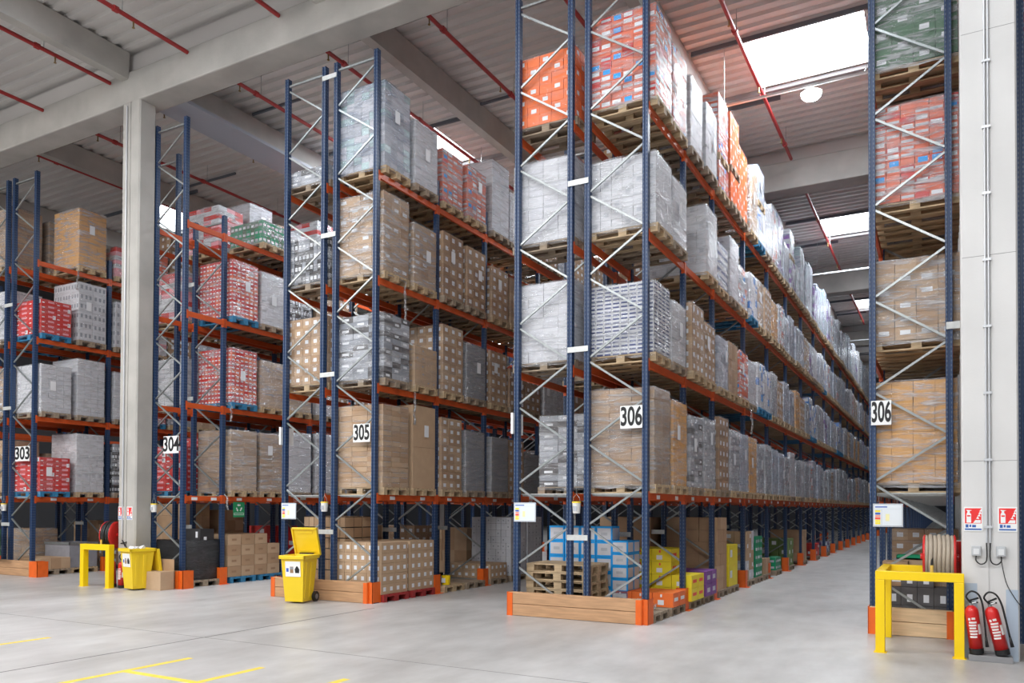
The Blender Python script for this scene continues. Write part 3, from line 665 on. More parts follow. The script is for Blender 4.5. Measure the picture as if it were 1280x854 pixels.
bay_sign('306', -.4, -.03, 3.1, 3.46, -.075, 'white 306 sign in front of the cloudy wrapped kraft load')
bay_sign('306', 3.2, 3.47, 3.07, 3.43, .83, 'white 306 sign overlapping the amber wrapped cartons near the white column')
bay_sign('305', -5.88, -5.47, 3.08, 3.43, -.07, 'white sign with black number 305 on its rack post')
bay_sign('304', -11.43, -10.92, 3.03, 3.42, -.04, 'white sign with black number 304 beside the grey column')
bay_sign('303', -17.5, -16.86, 3.01, 3.4, .08, 'white sign with black number 303 at the far rack post')
for x, y, lb in ((-2.37, 0, 'narrow white sign edge-on, on the rear post of rack 306'), (-7.78, 0, 'narrow white sign edge-on, on the rear post of rack 305')):
    t = thing('side_sign', lb, 'sign', (x, y-.06, 3.1), 0, 'edge-on aisle signs')
    g = MB(); g.box(-.012, .03, -.05, .32, 0, .36, SIGNW); g.obj('plate', t)
    g = MB(); g.box(-.014, -.012, .04, .24, .08, .28, INK); g.obj('number', t)
PB = mat('print_blue', (.05, .12, .5), .5); PY = mat('print_yellow', (.95, .8, .05), .5); PR = mat('print_red', (.85, .08, .05), .5); PCO = mat('print_coral', (.9, .35, .25), .5)
PLY = mat('print_pale_yellow', (.85, .82, .45), .5); GREYL = mat('frame_grey', (.5, .54, .6), .4); LBL = mat('sheet_bluish', (.76, .82, .88), .4)
def board(x, y, z, w_, h_, label):
    t = thing('notice_board', label, 'notice board', (x, y, z), 0, 'load notice boards')
    g = MB(); g.box(0, w_, 0, .012, 0, h_, GREYL); g.obj('backing', t)
    g = MB(); g.box(.015, w_-.015, -.003, 0, .02, h_-.02, LBL)
    for k, mm in enumerate((PY, PY, PR, PCO, PB, PY)): g.box(.03, .1, -.005, -.003, .035+k*h_*.105, .035+(k+1)*h_*.105-.006, mm)
    g.box(.17, .22, -.005, -.003, h_*.25, h_*.55, PLY); g.box(.03, w_-.03, -.005, -.003, h_*.77, h_*.775, GREYL); g.box(.115, .12, -.005, -.003, .03, h_*.75, GREYL)
    g.obj('printed_sheet', t)
    g = MB(); g.box(.03, w_*.48, -.005, -.003, h_*.83, h_*.88, PB); g.obj('heading', t)
    g = MB()
    for xx in (.08, w_-.08): g.tube([(xx, .02, h_-.01), (xx, .02, h_+.14)], .003, GALV, 5)
    g.obj('hanger', t)
board(-2.33, -.08, 1.59, .42, .33, 'notice board with coloured list hanging on the rear post of rack 306')
board(-7.74, -.08, 1.58, .4, .33, 'notice board with coloured list above the open yellow bin')
board(3.22, .83, 1.57, .4, .34, 'notice board with coloured list above the big yellow frame')
def bucket(x, y, z, label, s_=1):
    t = thing('small_bucket', label, 'bucket', (x, y, z), 0, 'small white tubs hanging on rack fronts')
    g = MB(); g.tube([(0, 0, 0), (0, 0, .17)], [.058*s_, .07*s_], mat('tub_white', (.8, .8, .78), .4), 16); g.obj('tub', t, smooth=False)
    g = MB(); g.tube([(0, 0, .17), (0, 0, .195)], .075*s_, mat('lid_yellow', (.9, .65, .05), .4), 16); g.obj('lid', t)
    g = MB(); g.tube([(-.07, 0, .17), (-.05, 0, .26), (0, 0, .32), (.05, 0, .26), (.07, 0, .17)], .004, GALV, 5); g.tube([(0, 0, .32), (0, 0, .42)], .004, GALV, 5); g.obj('wire_handle', t)
    g = MB(); g.box(-.035, .035, -.0725, -.068, .04, .12, CG2); g.obj('label_patch', t)
bucket(-1.15, -.1, 1.74, 'white tub with yellow lid hanging between the rear and aisle posts of rack 306')
bucket(-6.57, -.1, 1.74, 'white tub with yellow lid hanging at rack 305')
bucket(-11.66, -.1, 1.7, 'white tub with yellow lid hanging right beside the grey column'); bucket(-17.95, .05, 1.7, 'white tub with yellow lid hanging at rack 303')
# recycling sign on the beam of rack 304
t = thing('recycling_sign', 'green recycling sign hanging under the lowest beam of rack 304', 'sign', (-10.8, 1.42, 1.58))
GS = mat('sign_green', (.02, .3, .12), .5)
g = MB(); g.box(-.004, .004, 0, .34, 0, .36, GS); g.box(.004, .005, .02, .32, .05, .1, SIGNW); g.box(.005, .006, .03, .31, .06, .09, GS); g.obj('plate', t)
g = MB()
for a in (90, 210, 330):
    ca, sa = math.cos(math.radians(a)), math.sin(math.radians(a)); q = lambda u, v: (.006, .17+u*ca-v*sa, .22+u*sa+v*ca)
    g.poly([q(.05, -.045), q(.085, -.045), q(.085, .02), q(.05, .02)], SIGNW); g.poly([q(.035, .02), q(.1, .02), q(.068, .06)], SIGNW)
g.obj('recycling_arrows', t)
# fire point signs on the two columns
def fire_sign(x, y, z, label, w_=.2, h_=.3):
    t = thing('fire_point_sign', label, 'sign', (x, y, z), 0, 'fire extinguisher signs')
    FR = mat('sign_red', (.82, .03, .03), .45); FB = mat('sign_blue', (.03, .12, .42), .45)
    g = MB(); g.box(0, w_, -.004, 0, 0, h_, SIGNW); g.box(.012, w_-.012, -.006, -.004, h_*.32, h_*.94, FR); g.box(.012, w_-.012, -.006, -.004, .015, h_*.11, FB)
    g.box(.02, .05, -.006, -.004, h_*.15, h_*.28, FB); g.box(.06, .08, -.006, -.004, h_*.17, h_*.27, FB); g.box(.09, .13, -.006, -.004, h_*.16, h_*.26, FB); g.obj('plate', t)
    g = MB(); X = w_*.27; g.prism([(X-.025, h_*.35), (X+.025, h_*.35), (X+.025, h_*.7), (X+.01, h_*.76), (X+.012, h_*.83), (X+.035, h_*.86), (X-.03, h_*.88), (X-.012, h_*.8), (X-.025, h_*.7)], -.008, -.006, SIGNW, 'y')
    g.box(X-.018, X+.018, -.009, -.008, h_*.6, h_*.66, FR); g.obj('extinguisher_symbol', t)
    g = MB(); g.prism([(.1, h_*.34), (w_-.02, h_*.34), (w_-.02, h_*.46), (.125, h_*.46)], -.008, -.006, SIGNW, 'y')
    for k, (u, v) in enumerate(((.13, .52), (.145, .62), (.155, .72), (.165, .82))): g.prism([(u, h_*v), (u+.035, h_*(v-.02)), (u+.02, h_*(v+.1)), (u+.012, h_*(v+.04))], -.008, -.006, SIGNW, 'y')
    g.obj('flame_symbol', t)
fire_sign(4.36, -.724, 1.56, 'red and blue extinguisher sign on the white column, nearer the yellow frame')
fire_sign(4.72, -.724, 1.56, 'red and blue extinguisher sign on the white column, nearer its outer edge')
fire_sign(-12.42, -.454, 1.52, 'red and blue extinguisher sign on the grey column, nearer the hose reel'); fire_sign(-12.12, -.454, 1.52, 'red and blue extinguisher sign on the grey column, above the closed yellow bin')

# ------------------------------------------------------------------ white column fittings
PLG = mat('plastic_grey', (.5, .52, .54), .5); CND = mat('conduit_pale', (.62, .64, .67), .35, .3)
t = thing('conduit_pair', 'pair of thin vertical conduits running up the white column', 'conduit', (4.62, -.74, 0))
g = MB()
for dx in (-.018, .018): g.tube([(dx, 0, 1.42), (dx, 0, 11.0)], .011, CND, 8)
g.obj('tubes', t)
z = 1.6
while z < 11:
    g = MB(); g.box(-.045, .045, -.016, .018, z, z+.03, CND); g.obj('clip', t); z += .82
for sgn, lb in ((-1, 'grey power socket box on the white column, nearer the yellow frame'), (1, 'grey power socket box on the white column with the long cable')):
    t = thing('socket_box', lb, 'socket', (4.62+.13*sgn-.05, -.76, 1.26), 0, 'socket boxes on the white column')
    g = MB(); g.box(0, .1, -.02, .038, 0, .12, PLG); g.obj('box_body', t, bevel=.006)
    g = MB(); g.box(.02, .08, -.026, -.02, .02, .09, mat('plastic_pale', (.7, .72, .73), .45)); g.obj('socket_lid', t)
    g = MB(); g.tube([(.05, -.0, 0), (.05+.0*sgn, -.01, -.06), (.05-.05*sgn, -.015, -.1), (.05-.11*sgn, -.01, -.05), (.05-.11*sgn, 0, .16)], .008, BLK, 7, curve=4); g.obj('cable', t)
g = MB(); g.tube([(4.75, -.76, 1.22), (4.8, -.76, .95), (4.88, -.755, .78), (4.96, -.75, .66), (5.1, -.7, .5)], .005, BLK, 6, curve=4); tag(g.obj('power_cable'), 'thin black cable drooping from the socket across the white column', 'cable')
BP = mat('column_paint_blue', (.42, .5, .6), .6)
g = MB(); g.box(4.355, 4.5, -.7225, -.7205, 0, .92, BP); g.box(4.8, 4.925, -.7225, -.7205, 0, .86, BP); g.box(4.5, 4.8, -.7225, -.7205, 0, .1, mat('column_scuff', (.3, .3, .31), .7)); tag(g.obj('painted_patch'), 'blue grey paint patches at the foot of the white column', 'paint patch')
g = MB(); z = 2.9
for z in (2.42, 4.95, 7.75): g.box(4.355, 4.925, -.7215, -.7195, z, z+.006, mat('joint_grey', (.25, .25, .25), .8))
tag(g.obj('column_seam_lines'), 'thin grey joint lines across the white column', 'seam')
g = MB(); g.tube([(-12.25, -.475, 1.1), (-12.25, -.475, 11.0)], .016, CND, 8); tag(g.obj('column_conduit'), 'single vertical conduit on the grey concrete column', 'conduit')
g = MB(); g.tube([(-12.3, -.47, .98), (-12.1, -.47, 1.02), (-12.15, -.47, .92), (-12.25, -.47, 1.06), (-12.1, -.47, .9), (-11.95, -.47, .7)], .012, BLK, 6); tag(g.obj('cable_knot'), 'tangled black cable on the grey column', 'cable')

def guard_frame(x0, x1, y0, y1, h, b_, label, low=False):
    t = thing('guard_frame', label, 'guard frame', (x0, y0, 0), 0, 'yellow steel guard frames'); L = x1-x0; Dp = y1-y0
    for nm, bb in (('leg', (0, b_, 0, b_, 0, h-b_)), ('leg', (L-b_, L, 0, b_, 0, h-b_)), ('top_rail', (0, L, 0, b_, h-b_, h))):
        g = MB(); g.box(*bb, YEL); g.obj(nm, t, bevel=.006)
    if Dp > .4:
        g = MB(); g.box(0, b_, Dp-b_, Dp, 0, h-b_, YEL); g.obj('leg', t, bevel=.006)
        g = MB(); g.box(0, b_, b_, Dp, h-b_, h, YEL); g.obj('side_rail', t, bevel=.006)
        g = MB(); g.box(b_, L, Dp-b_, Dp, h-b_, h, YEL); g.obj('rear_rail', t, bevel=.006)
    for xx in (0, L-b_):
        g = MB(); g.box(xx-.02, xx+b_+.02, -.02, b_+.02, 0, .008, YEL); g.obj('foot_plate', t)
guard_frame(3.37, 4.36, -.88, .6, 1.04, .11, 'big yellow steel guard frame standing before the white column')
guard_frame(-13.2, -12.15, -.86, -.68, .97, .13, 'yellow steel guard frame beside the red hose reel and grey column')
HOSE = mat('hose_beige', (.4, .34, .27), .6, var=.1)
def reel(x, y, z, axis_len, rad, rotz, label, hose, flange):
    t = thing('hose_reel', label, 'hose reel', (x, y, z), rotz, 'fire hose reels')
    g = MB(); g.tube([(-axis_len/2, 0, 0), (axis_len/2, 0, 0)], rad*.45, RED, 24); g.obj('drum', t)
    for s_ in (-1, 1):
        g = MB(); xx = s_*axis_len/2; g.tube([(xx-.008, 0, 0), (xx+.008, 0, 0)], rad, flange, 36)
        g.tube([(xx+.008*s_, 0, 0), (xx+.02*s_, 0, 0)], [rad*.97, rad*.9], flange, 36); g.tube([(xx, 0, 0), (xx+.05*s_, 0, 0)], .04, flange, 12); g.obj('flange', t)
    n = max(4, int(axis_len/.045)); g = MB()
    for k in range(n):
        xx = -axis_len/2+axis_len*(k+.5)/n; rr_ = rad*.9+(.012 if k % 2 else 0)
        pts = [(xx+.004*math.sin(a*3), rr_*math.cos(a), rr_*math.sin(a)) for a in [2*math.pi*i/28 for i in range(29)]]
        g.tube(pts, axis_len/n*.52, hose, 8, cap=False)
    g.obj('wound_hose', t, smooth=True)
    g = MB(); g.bar((0, rad*.2, -.02), (0, rad+.25, -.02), .05, .05, RED); g.obj('wall_bracket', t)
    g = MB(); g.tube([(-axis_len*.25, -rad*.95, -.0), (-axis_len*.25, -rad*1.02, -.1)], .014, BLK, 8); g.tube([(-axis_len*.25, -rad*1.02, -.1), (-axis_len*.25, -rad*1.02, -.2)], .02, mat('nozzle_yellow', (.75, .5, .1), .4), 8); g.obj('nozzle', t)
reel(4.09, -.06, 1.2, .35, .29, 0, 'fire hose reel wound with thick beige hose beside the white column', HOSE, RED)
reel(-12.68, -.42, 1.17, .22, .31, D2(22), 'fire hose reel with bright red disc beside the grey column', BLK, RED)
t = thing('pipe_cover', 'red upright pipe housing between hose reel and white column', 'pipe', (4.3, .2, 0)); g = MB(); g.tube([(0, 0, .9), (0, 0, 1.4)], .07, RED, 14); g.obj('pipe_body', t); g = MB(); g.tube([(0, 0, 0), (0, 0, .9)], .035, RED, 10); g.obj('riser', t)
def extinguisher(x, y, lean, label, rz=0, s_=1, group='fire extinguishers'):
    t = thing('fire_extinguisher', label, 'fire extinguisher', (x, y, 0), rz, group); t.rotation_euler = (D2(3), lean, rz); t.scale = (s_,)*3
    t.location.z = .075*abs(math.sin(lean))*s_+.005+(.07 if x > 0 else 0)
    g = MB(); g.tube([(0, 0, .06), (0, 0, .5), (0, 0, .54), (0, 0, .57), (0, 0, .585)], [.075, .075, .068, .045, .02], RED, 24, True); g.obj('cylinder_body', t, smooth=True)
    g = MB(); g.tube([(0, 0, 0), (0, 0, .065)], [.077, .079], BLK, 24); g.obj('base_ring', t)
    g = MB(); g.tube([(0, 0, .58), (0, 0, .63)], .02, GALV, 10); g.tube([(0, 0, .61), (.06, 0, .62)], .012, GALV, 8); g.obj('valve', t)
    g = MB(); g.bar((-.02, 0, .64), (.09, 0, .67), .022, .008, BLK); g.bar((-.02, 0, .63), (.08, 0, .615), .018, .008, BLK); g.obj('handle', t)
    g = MB(); g.tube([(0, -.02, .62), (-.04, -.03, .7), (.02, -.04, .76), (.09, -.05, .72), (.12, -.05, .6), (.12, -.04, .4), (.115, -.03, .2)], .011, BLK, 8, curve=5); g.tube([(.115, -.03, .2), (.115, -.03, .08)], [.012, .02], BLK, 8); g.obj('discharge_hose', t, smooth=True)
    g = MB(); rr_ = .0765
    def patch(a0, a1, z0, z1, mm):
        n = 6
        for i in range(n):
            a, b_ = [math.radians(a0+(a1-a0)*(i+j)/n) for j in (0, 1)]
            g.poly([(rr_*math.cos(a), rr_*math.sin(a), z0), (rr_*math.cos(b_), rr_*math.sin(b_), z0), (rr_*math.cos(b_), rr_*math.sin(b_), z1), (rr_*math.cos(a), rr_*math.sin(a), z1)], mm)
    LB = mat('label_print_white', (.8, .75, .73), .5)
    for k in range(6): patch(-130+4*(k % 2), -72+5*(k % 3), .2+.035*k, .222+.035*k, LB)
    patch(-55, -20, .24, .36, LB); patch(-130, -110, .41, .44, LB); patch(-100, -70, .42, .445, LB)
    g.obj('printed_label', t)
    return t
extinguisher(4.49, -.84, D2(-6), 'red fire extinguisher beside the yellow frame leg, at the white column'); extinguisher(4.76, -.84, D2(-13), 'red fire extinguisher leaning most, outermost at the white column')
extinguisher(-11.98, -.66, D2(2), 'red fire extinguisher standing next to the closed yellow bin', .3); extinguisher(-12.38, -.6, 0, 'red fire extinguisher partly behind the small yellow frame', -.2, 1.05)

g = MB(); g.box(4.4, 4.86, -.93, -.73, 0, .07, mat('plinth_grey', (.25, .25, .26), .7)); tag(g.obj('grey_plinth', bevel=.005), 'low grey plinth carrying two extinguishers at the white column', 'plinth')
# wheelie bins
def wheelie(x, y, rz, opened, label):
    t = thing('wheelie_bin', label, 'bin', (x, y, 0), rz, 'yellow wheelie bins')
    # local: front is -y, handle and wheels at +y
    w0, w1, d0, d1, h = .19, .24, .19, .26, .86
    g = MB(); b0 = [(-w0, -d0), (w0, -d0), (w0, d0*.9), (-w0, d0*.9)]; b1 = [(-w1, -d1), (w1, -d1), (w1, d1), (-w1, d1)]
    g.hexa([(*q, .03) for q in b0]+[(*q, h) for q in b1], BINY)
    for s_ in (-1, 1):
        for yy in (-.12, .05): g.hexa([(s_*(w0), yy-.03, .1), (s_*(w0)+.012*s_, yy-.03, .1), (s_*(w0)+.012*s_, yy+.03, .1), (s_*w0, yy+.03, .1), (s_*w1, yy-.04, .78), (s_*w1+.012*s_, yy-.04, .78), (s_*w1+.012*s_, yy+.04, .78), (s_*w1, yy+.04, .78)], BINY)
    g.obj('body', t, bevel=.02)
    g = MB(); g.box(-w1-.035, w1+.035, -d1-.04, -d1+.02, h-.02, h+.05, BINY); g.box(-w1-.035, w1+.035, d1-.02, d1+.03, h-.02, h+.05, BINY)
    for s_ in (-1, 1): g.box(min(s_*w1, s_*(w1+.035)), max(s_*w1, s_*(w1+.035)), -d1-.04, d1+.03, h-.02, h+.05, BINY)
    g.obj('rim', t, bevel=.01)
    g = MB(); g.tube([(-.2, d1+.09, h-.01), (.2, d1+.09, h-.01)], .016, BINY, 10)
    for s_ in (-1, 1): g.bar((s_*.18, d1, h), (s_*.18, d1+.1, h-.01), .03, .04, BINY)
    g.obj('handle', t)
    for s_ in (-1, 1):
        g = MB(); g.tube([(s_*.2, d0+.03, .1), (s_*.25, d0+.03, .1)], .1, BLK, 24); g.tube([(s_*.25, d0+.03, .1), (s_*.256, d0+.03, .1)], .05, mat('hub_grey', (.2, .2, .21), .5), 16); g.obj('wheel', t)
    g = MB(); g.tube([(-.2, d0+.03, .1), (.2, d0+.03, .1)], .012, BLK, 8); g.obj('axle', t)
    g = MB(); Mx = Matrix.Translation((0, d1+.07, h+.03)) @ Matrix.Rotation(D2(-72 if opened else -262), 4, 'X')
    g.box(-w1-.035, w1+.035, -.56, 0, 0, .03, BINY, Mx)
    for bb in ((-w1-.035, w1+.035, -.56, -.53, -.03, 0), (-w1-.035, -w1-.005, -.56, 0, -.03, 0), (w1+.005, w1+.035, -.56, 0, -.03, 0), (-.17, .17, -.5, -.44, -.008, 0), (-.17, .17, -.1, -.05, -.008, 0)): g.box(*bb, BINY, Mx)
    g.obj('lid', t, bevel=.008)
    g = MB(); yv = -d1+.02
    sl_ = (d1-d0)/(h-.03)
    M2 = Matrix.Translation((0, -d0-.004-sl_*.5, .53)) @ Matrix.Rotation(math.atan(sl_), 4, 'X')
    g.box(-.15, .17, -.004, 0, -.02, .27, SIGNW, M2); g.box(-.13, -.08, -.006, -.004, .07, .14, PB, M2); g.box(-.05, .02, -.006, -.004, .05, .17, KR3, M2); g.box(-.05, .02, -.0065, -.006, .12, .16, CG, M2)
    g.prism([(.06, .05), (.14, .05), (.15, .12), (.11, .18), (.09, .18), (.05, .12)], -.0065, -.004, BLK, 'y'); o = g.obj('pictogram_sheet', t)
    for v in o.data.vertices[-12:]: v.co = M2 @ v.co
    if opened:
        g = MB(); g.box(-.15, .15, d1-.01, d1+.02, h+.05, h+.075, BLK); g.obj('hinge_bar', t)
    else:
        g = MB(); r = random.Random(5)
        for k in range(5):
            xx, yy, zz = r.uniform(-.15, .15), r.uniform(-.15, .12), h+r.uniform(0, .04); Mq = Matrix.Translation((xx, yy, zz)) @ Matrix.Rotation(r.uniform(-.6, .6), 4, 'X') @ Matrix.Rotation(r.uniform(0, 3), 4, 'Z')
            g.box(-.09, .09, -.07, .07, -.03, .03, SHEET, Mq)
        o = g.obj('crumpled_paper', t); o['label'] = 'crumpled white paper filling the bin'
wheelie(-6.72, -.62, D2(13), True, 'yellow wheelie bin with its lid standing open, at rack 305'); wheelie(-11.45, -.66, D2(-9), False, 'yellow wheelie bin full of white paper beside the grey column')
t = thing('cardboard_box', 'open cardboard box behind the paper filled bin', 'box', (-11.05, -.42, 0))
g = MB(); g.box(-.28, .28, -.17, .17, 0, .4, KR2); g.obj('carton_body', t)
g = MB(); g.box(-.28, .28, .17, .18, .4, .66, KR, ); g.obj('carton_flap', t)
t = thing('hanging_cloth', 'green cloth cover hanging at the picture edge beside rack 303', 'cloth', (-17.7, -.3, .5)); GC = mat('cloth_green', (.05, .16, .09), .8, var=.2)
g = MB(); n = 10
for i in range(n):
    for j in range(8):
        f = lambda a, b_: (-.36+.56*a/n+(.03 if b_ < 2 else 0), .04*math.sin(a*1.3)*(1-b_/10), .03+.78*b_/8-.1*(a/n)**3*(b_ == 8))
        g.poly([f(i, j), f(i+1, j), f(i+1, j+1), f(i, j+1)], GC)
o = g.obj('draped_cloth', t, smooth=True); sd = o.modifiers.new('t', 'SOLIDIFY'); sd.thickness = .05

# ------------------------------------------------------------------ sprinkler pipes, lamp rails
k = 0
for x in (.38, -2.26, -4.9, -7.55, -10.25, -12.9, -15.55, 3.05, -18.2):
    for (y0, y1) in ((-20, -.46), (.95, 11.2), (13.2, 23.2), (26.6, 33.8)):
        if y1 > 12 and x < -3: continue
        k += 1; bayn = {-20: 'ahead of the first beam', .95: 'behind the first beam', 13.2: 'past the second beam', 26.6: 'past the third beam'}[y0]
        ref = {.38: 'the skylit aisle of rack 306', -2.26: 'rack 306', -4.9: 'the aisle between racks 305 and 306', -7.55: 'rack 305', -10.25: 'rack 304', -12.9: 'the grey column', -15.55: 'the aisle of rack 303', 3.05: 'the tall rack at the white column', -18.2: 'rack 303'}[x]
        t = thing('sprinkler_pipe', f'red sprinkler pipe over {ref}, {bayn}', 'pipe', (x, y0, 11.7), 0, 'red sprinkler pipes')
        g = MB(); g.tube([(0, 0, 0), (0, y1-y0, 0)], .045, PIPE, 8); g.obj('pipe_run', t)
        y = y1-y0-1.3 if y0 < 0 else .05
        while 0 <= y < y1-y0:
            g = MB(); g.tube([(0, y, 0), (0, y, -.16)], [.02, .012], BRASS, 6); g.tube([(0, y, -.16), (0, y, -.17)], .03, BRASS, 8); g.obj('sprinkler_head', t)
            g = MB(); yc = y+.45*(-1 if y0 < 0 else 1); g.tube([(0, yc, 0), (0, yc+.1, 0)], .066, PIPE, 8); g.obj('coupling', t)
            g = MB(); g.tube([(0, yc+.2, 0), (0, yc+.2, .55)], .008, GALV, 5); g.obj('hanger_rod', t)
            y = y-2.9 if y0 < 0 else y+2.9
LAMP = mat('lamp_glow', (1, 1, 1), .5, emit=60); RAIL = mat('rail_white', (.75, .78, .8), .4)
for i, (xa, xb, yy, zz) in enumerate(((-.55, 3.1, 5.9, 10.95), (-.55, 3.1, 20.7, 11.0), (-.55, 3.1, 34.5, 11.0), (-10.6, -7.9, 8.5, 10.9))):
    t = thing('light_rail', ['white light rail crossing the skylit aisle, nearest one', 'second white light rail across the skylit aisle', 'farthest white light rail across the skylit aisle', 'white light rail over the aisle of rack 304'][i], 'light rail', (xa, yy, zz), 0, 'light rails')
    g = MB(); g.box(0, xb-xa, -.025, .025, -.02, .025, RAIL); g.obj('rail', t)
    for xx in (.35, xb-xa-.35):
        g = MB(); g.tube([(xx, 0, .02), (xx, 0, 12.25-zz)], .006, GALV, 5); g.obj('suspension_wire', t)
        g = MB(); g.tube([(xx-.04, 0, .03), (xx, 0, .09), (xx+.04, 0, .03)], .008, GALV, 5); g.obj('clip', t)
    if i in (0, 1, 3):
        cx = {0: 1.66, 1: 1.9, 3: -9.2}[i]
        q = thing('high_bay_lamp', ['glowing high-bay lamp under the nearest light rail', 'high-bay lamp under the second light rail', '', 'high-bay lamp over the aisle of rack 304'][i], 'lamp', (cx, yy, zz-.03), 0, 'high-bay lamps')
        g = MB(); g.tube([(0, 0, -.02), (0, 0, -.1), (0, 0, -.14)], [.07, .12, .22], mat('lamp_housing', (.8, .8, .8), .4), 20); g.obj('housing', q)
        g = MB(); g.tube([(0, 0, -.14), (0, 0, -.2), (0, 0, -.25), (0, 0, -.28)], [.2, .2, .15, .06], LAMP if i == 0 else mat('lamp_dim', (1, 1, 1), .5, emit=6), 24); g.obj('lens', q, smooth=True)

# ------------------------------------------------------------------ goods on the floor
def carton(x, y, z, dx, dy, dz, m_, label, group, rz=0, deco='tape', ink=WHITE, ink2=None):
    key = ('ct', round(dx, 3), round(dy, 3), round(dz, 3), m_.name, deco, ink.name)
    if key not in CACHE:
        g = MB(); g.box(-dx/2, dx/2, -dy/2, dy/2, 0, dz, m_); b_ = g.mesh('box_body')
        g = MB()
        if deco == 'side':
            if m_ is CDG or m_ is KR: g.box(-dx*.12, dx*.22, -dy/2-.002, -dy/2, dz*.18, dz*.6, ink)
            else: g.box(dx/2, dx/2+.002, -dy*.25, dy*.25, dz*.3, dz*.65, ink)
        if deco == 'panel': g.box(-dx*.42, dx*.42, -dy/2-.002, -dy/2, dz*.12, dz*.88, ink); g.box(dx/2, dx/2+.002, -dy*.42, dy*.42, dz*.12, dz*.88, ink); g.box(-dx*.2, dx*.2, -dy/2-.003, -dy/2-.002, dz*.4, dz*.6, CG2)
        if deco == 'two': g.box(dx/2, dx/2+.002, -dy*.3, dy*.3, dz*.4, dz*.65, ink); g.box(-dx*.25, dx*.05, -dy/2-.002, -dy/2, dz*.15, dz*.5, WHITE); g.box(-dx*.12, -dx*.04, -dy/2-.002, -dy/2, dz*.7, dz*.9, ink)
        if deco == 'tape': g.box(-dx*.04, dx*.04, -dy/2-.0015, dy/2+.0015, dz-.05, dz+.001, KR3); g.box(dx/2, dx/2+.002, -dy*.2, dy*.15, dz*.4, dz*.6, KR3)
        CACHE[key] = (b_, g.mesh('print'))
    t = thing('carton', label, 'box', (x, y, z), rz, group); a, b_ = CACHE[key]
    place('box_body', a, t); place('label_patch' if deco != 'tape' else 'tape', b_, t)
    return t
def pal(x, y, label, m_=PAL, rz=0, z=0, group='bare wooden pallets on the floor'):
    return tag(place('pallet', pallet_mesh(m_), None, (x, y, z)), label, 'pallet', group) if not rz else tag(_rot(place('pallet', pallet_mesh(m_), None, (x, y, z)), rz), label, 'pallet', group)
def _rot(o, rz): o.rotation_euler = (0, 0, rz); return o
def ctr(t, m_=PAL): return t
# stack of empty pallets ahead of rack 306
for k in range(6): pal(-1.62+R.uniform(-.015, .015), .55+R.uniform(-.015, .015), f'empty wooden pallet, {ORD[k]} from the floor in the stack at rack 306', PAL, 0, .002+k*.146+.03*0, 'stacked empty pallets at rack 306')
# blue and white cartons behind them
LV = ['bottom', 'second', 'third', 'fourth', 'fifth', 'sixth', 'seventh', 'eighth']
pal(-1.5, 1.47, 'pallet under the blue and white boxes')
for k in range(5):
    for i in range(4):
        lb = f'white and sky blue box, {LV[k]} layer, {ORD[i]} along, behind the empty pallets'
        carton(-2.08+i*.31, 1.28, .148+k*.272, .3, .36, .268, CLB, lb, 'blue and white boxes behind the empty pallets', 0, 'panel', CLG)
    for j in range(2):
        lb = f'white and sky blue box, {LV[k]} layer, end {ORD[j]} from the front, facing rack 306 aisle'
        if k < 5: carton(-.84, 1.2+j*.31, .148+k*.222 if k < 4 else .148+k*.222, .3, .29, .218, CLB, lb, 'blue and white boxes behind the empty pallets', 0, 'panel', CLG)
# floor of 306 aisle side
t = pal(-.5, .52, 'weathered empty pallet with torn film at rack 306', PALD)
g = MB(); r = random.Random(2)
for q in range(9):
    x, y = -.25+r.uniform(-.3, .15), .45+r.uniform(-.2, .2); pts = []
    for a in range(7): pts.append((x+.09*math.cos(a*.9+q)*r.uniform(.6, 1.3), y+.08*math.sin(a*.9+q), .15+r.uniform(0, .12)))
    g.tube(pts, .012, MATS['film_heavy'], 5)
tag(g.obj('torn_film'), 'crumpled torn film on the weathered pallet', 'film')
pal(-.5, 1.45, 'pallet under the orange boxes', PALD)
for i in range(3):
    for j in range(2): carton(-1.0+i*.37+.2, 1.23+j*.37, .148, .36, .35, .24, CO, f'orange box with white labels, {ORD[i]} along, {"front" if j == 0 else "rear"} row, at rack 306', 'orange boxes on a pallet at rack 306', 0, 'two', WHITE)
pal(-.5, 2.5, 'pallet under the yellow boxes', PALD)
for k in range(4):
    for i in range(3):
        if k == 2 and i == 2 or k == 3 and i == 2: continue
        for j in range(2): carton(-1.0+i*.38+.2, 2.28+j*.42, .148+k*.235, .37, .4, .23, CY, f'yellow box with red print, {LV[k]} layer, {ORD[i]} along, {"front" if j == 0 else "rear"} row', 'yellow boxes on a pallet at rack 306', 0, 'two', PR)
pal(-.5, 3.45, 'pallet under the purple boxes', PALD)
for k in range(2):
    for i in range(3):
        for j in range(2): carton(-1.0+i*.38+.2, 3.25+j*.4, .148+k*.24, .37, .38, .235, CP, f'purple box with white label, {LV[k]} layer, {ORD[i]} along, {"front" if j == 0 else "rear"} row', 'purple boxes on a pallet at rack 306', 0, 'side', CLG)
def tower(x, y, top, st, label, W=1.14, D=.8, pm=PALD):
    t = load(st, x, y, .001, top, label, W, D, 0, True, False, pm); t['group'] = 'carton towers standing on the floor'; t['category'] = 'carton stack'; t.name = 'carton_stack_pallet'; return t
ST['kraft_tower'] = ([KR, KR2, KR], (.38, .27, .27), None, None, PALD, ''); ST['yellow_tall'] = ([CY], (.38, .4, .55), 'lab2', None, PALD, ''); ST['green_print'] = ([CGN], (.3, .3, .2), 'labs', None, PALD, '')
ST['banded'] = ([KR, KR2], (.14, .27, .22), 'band', None, PAL, ''); ST['kraft_white'] = ([KR2], (.19, .21, .19), 'laball', None, PALR, ''); ST['olive'] = ([COL], (.3, .3, .24), 'lab', None, PALD, '')
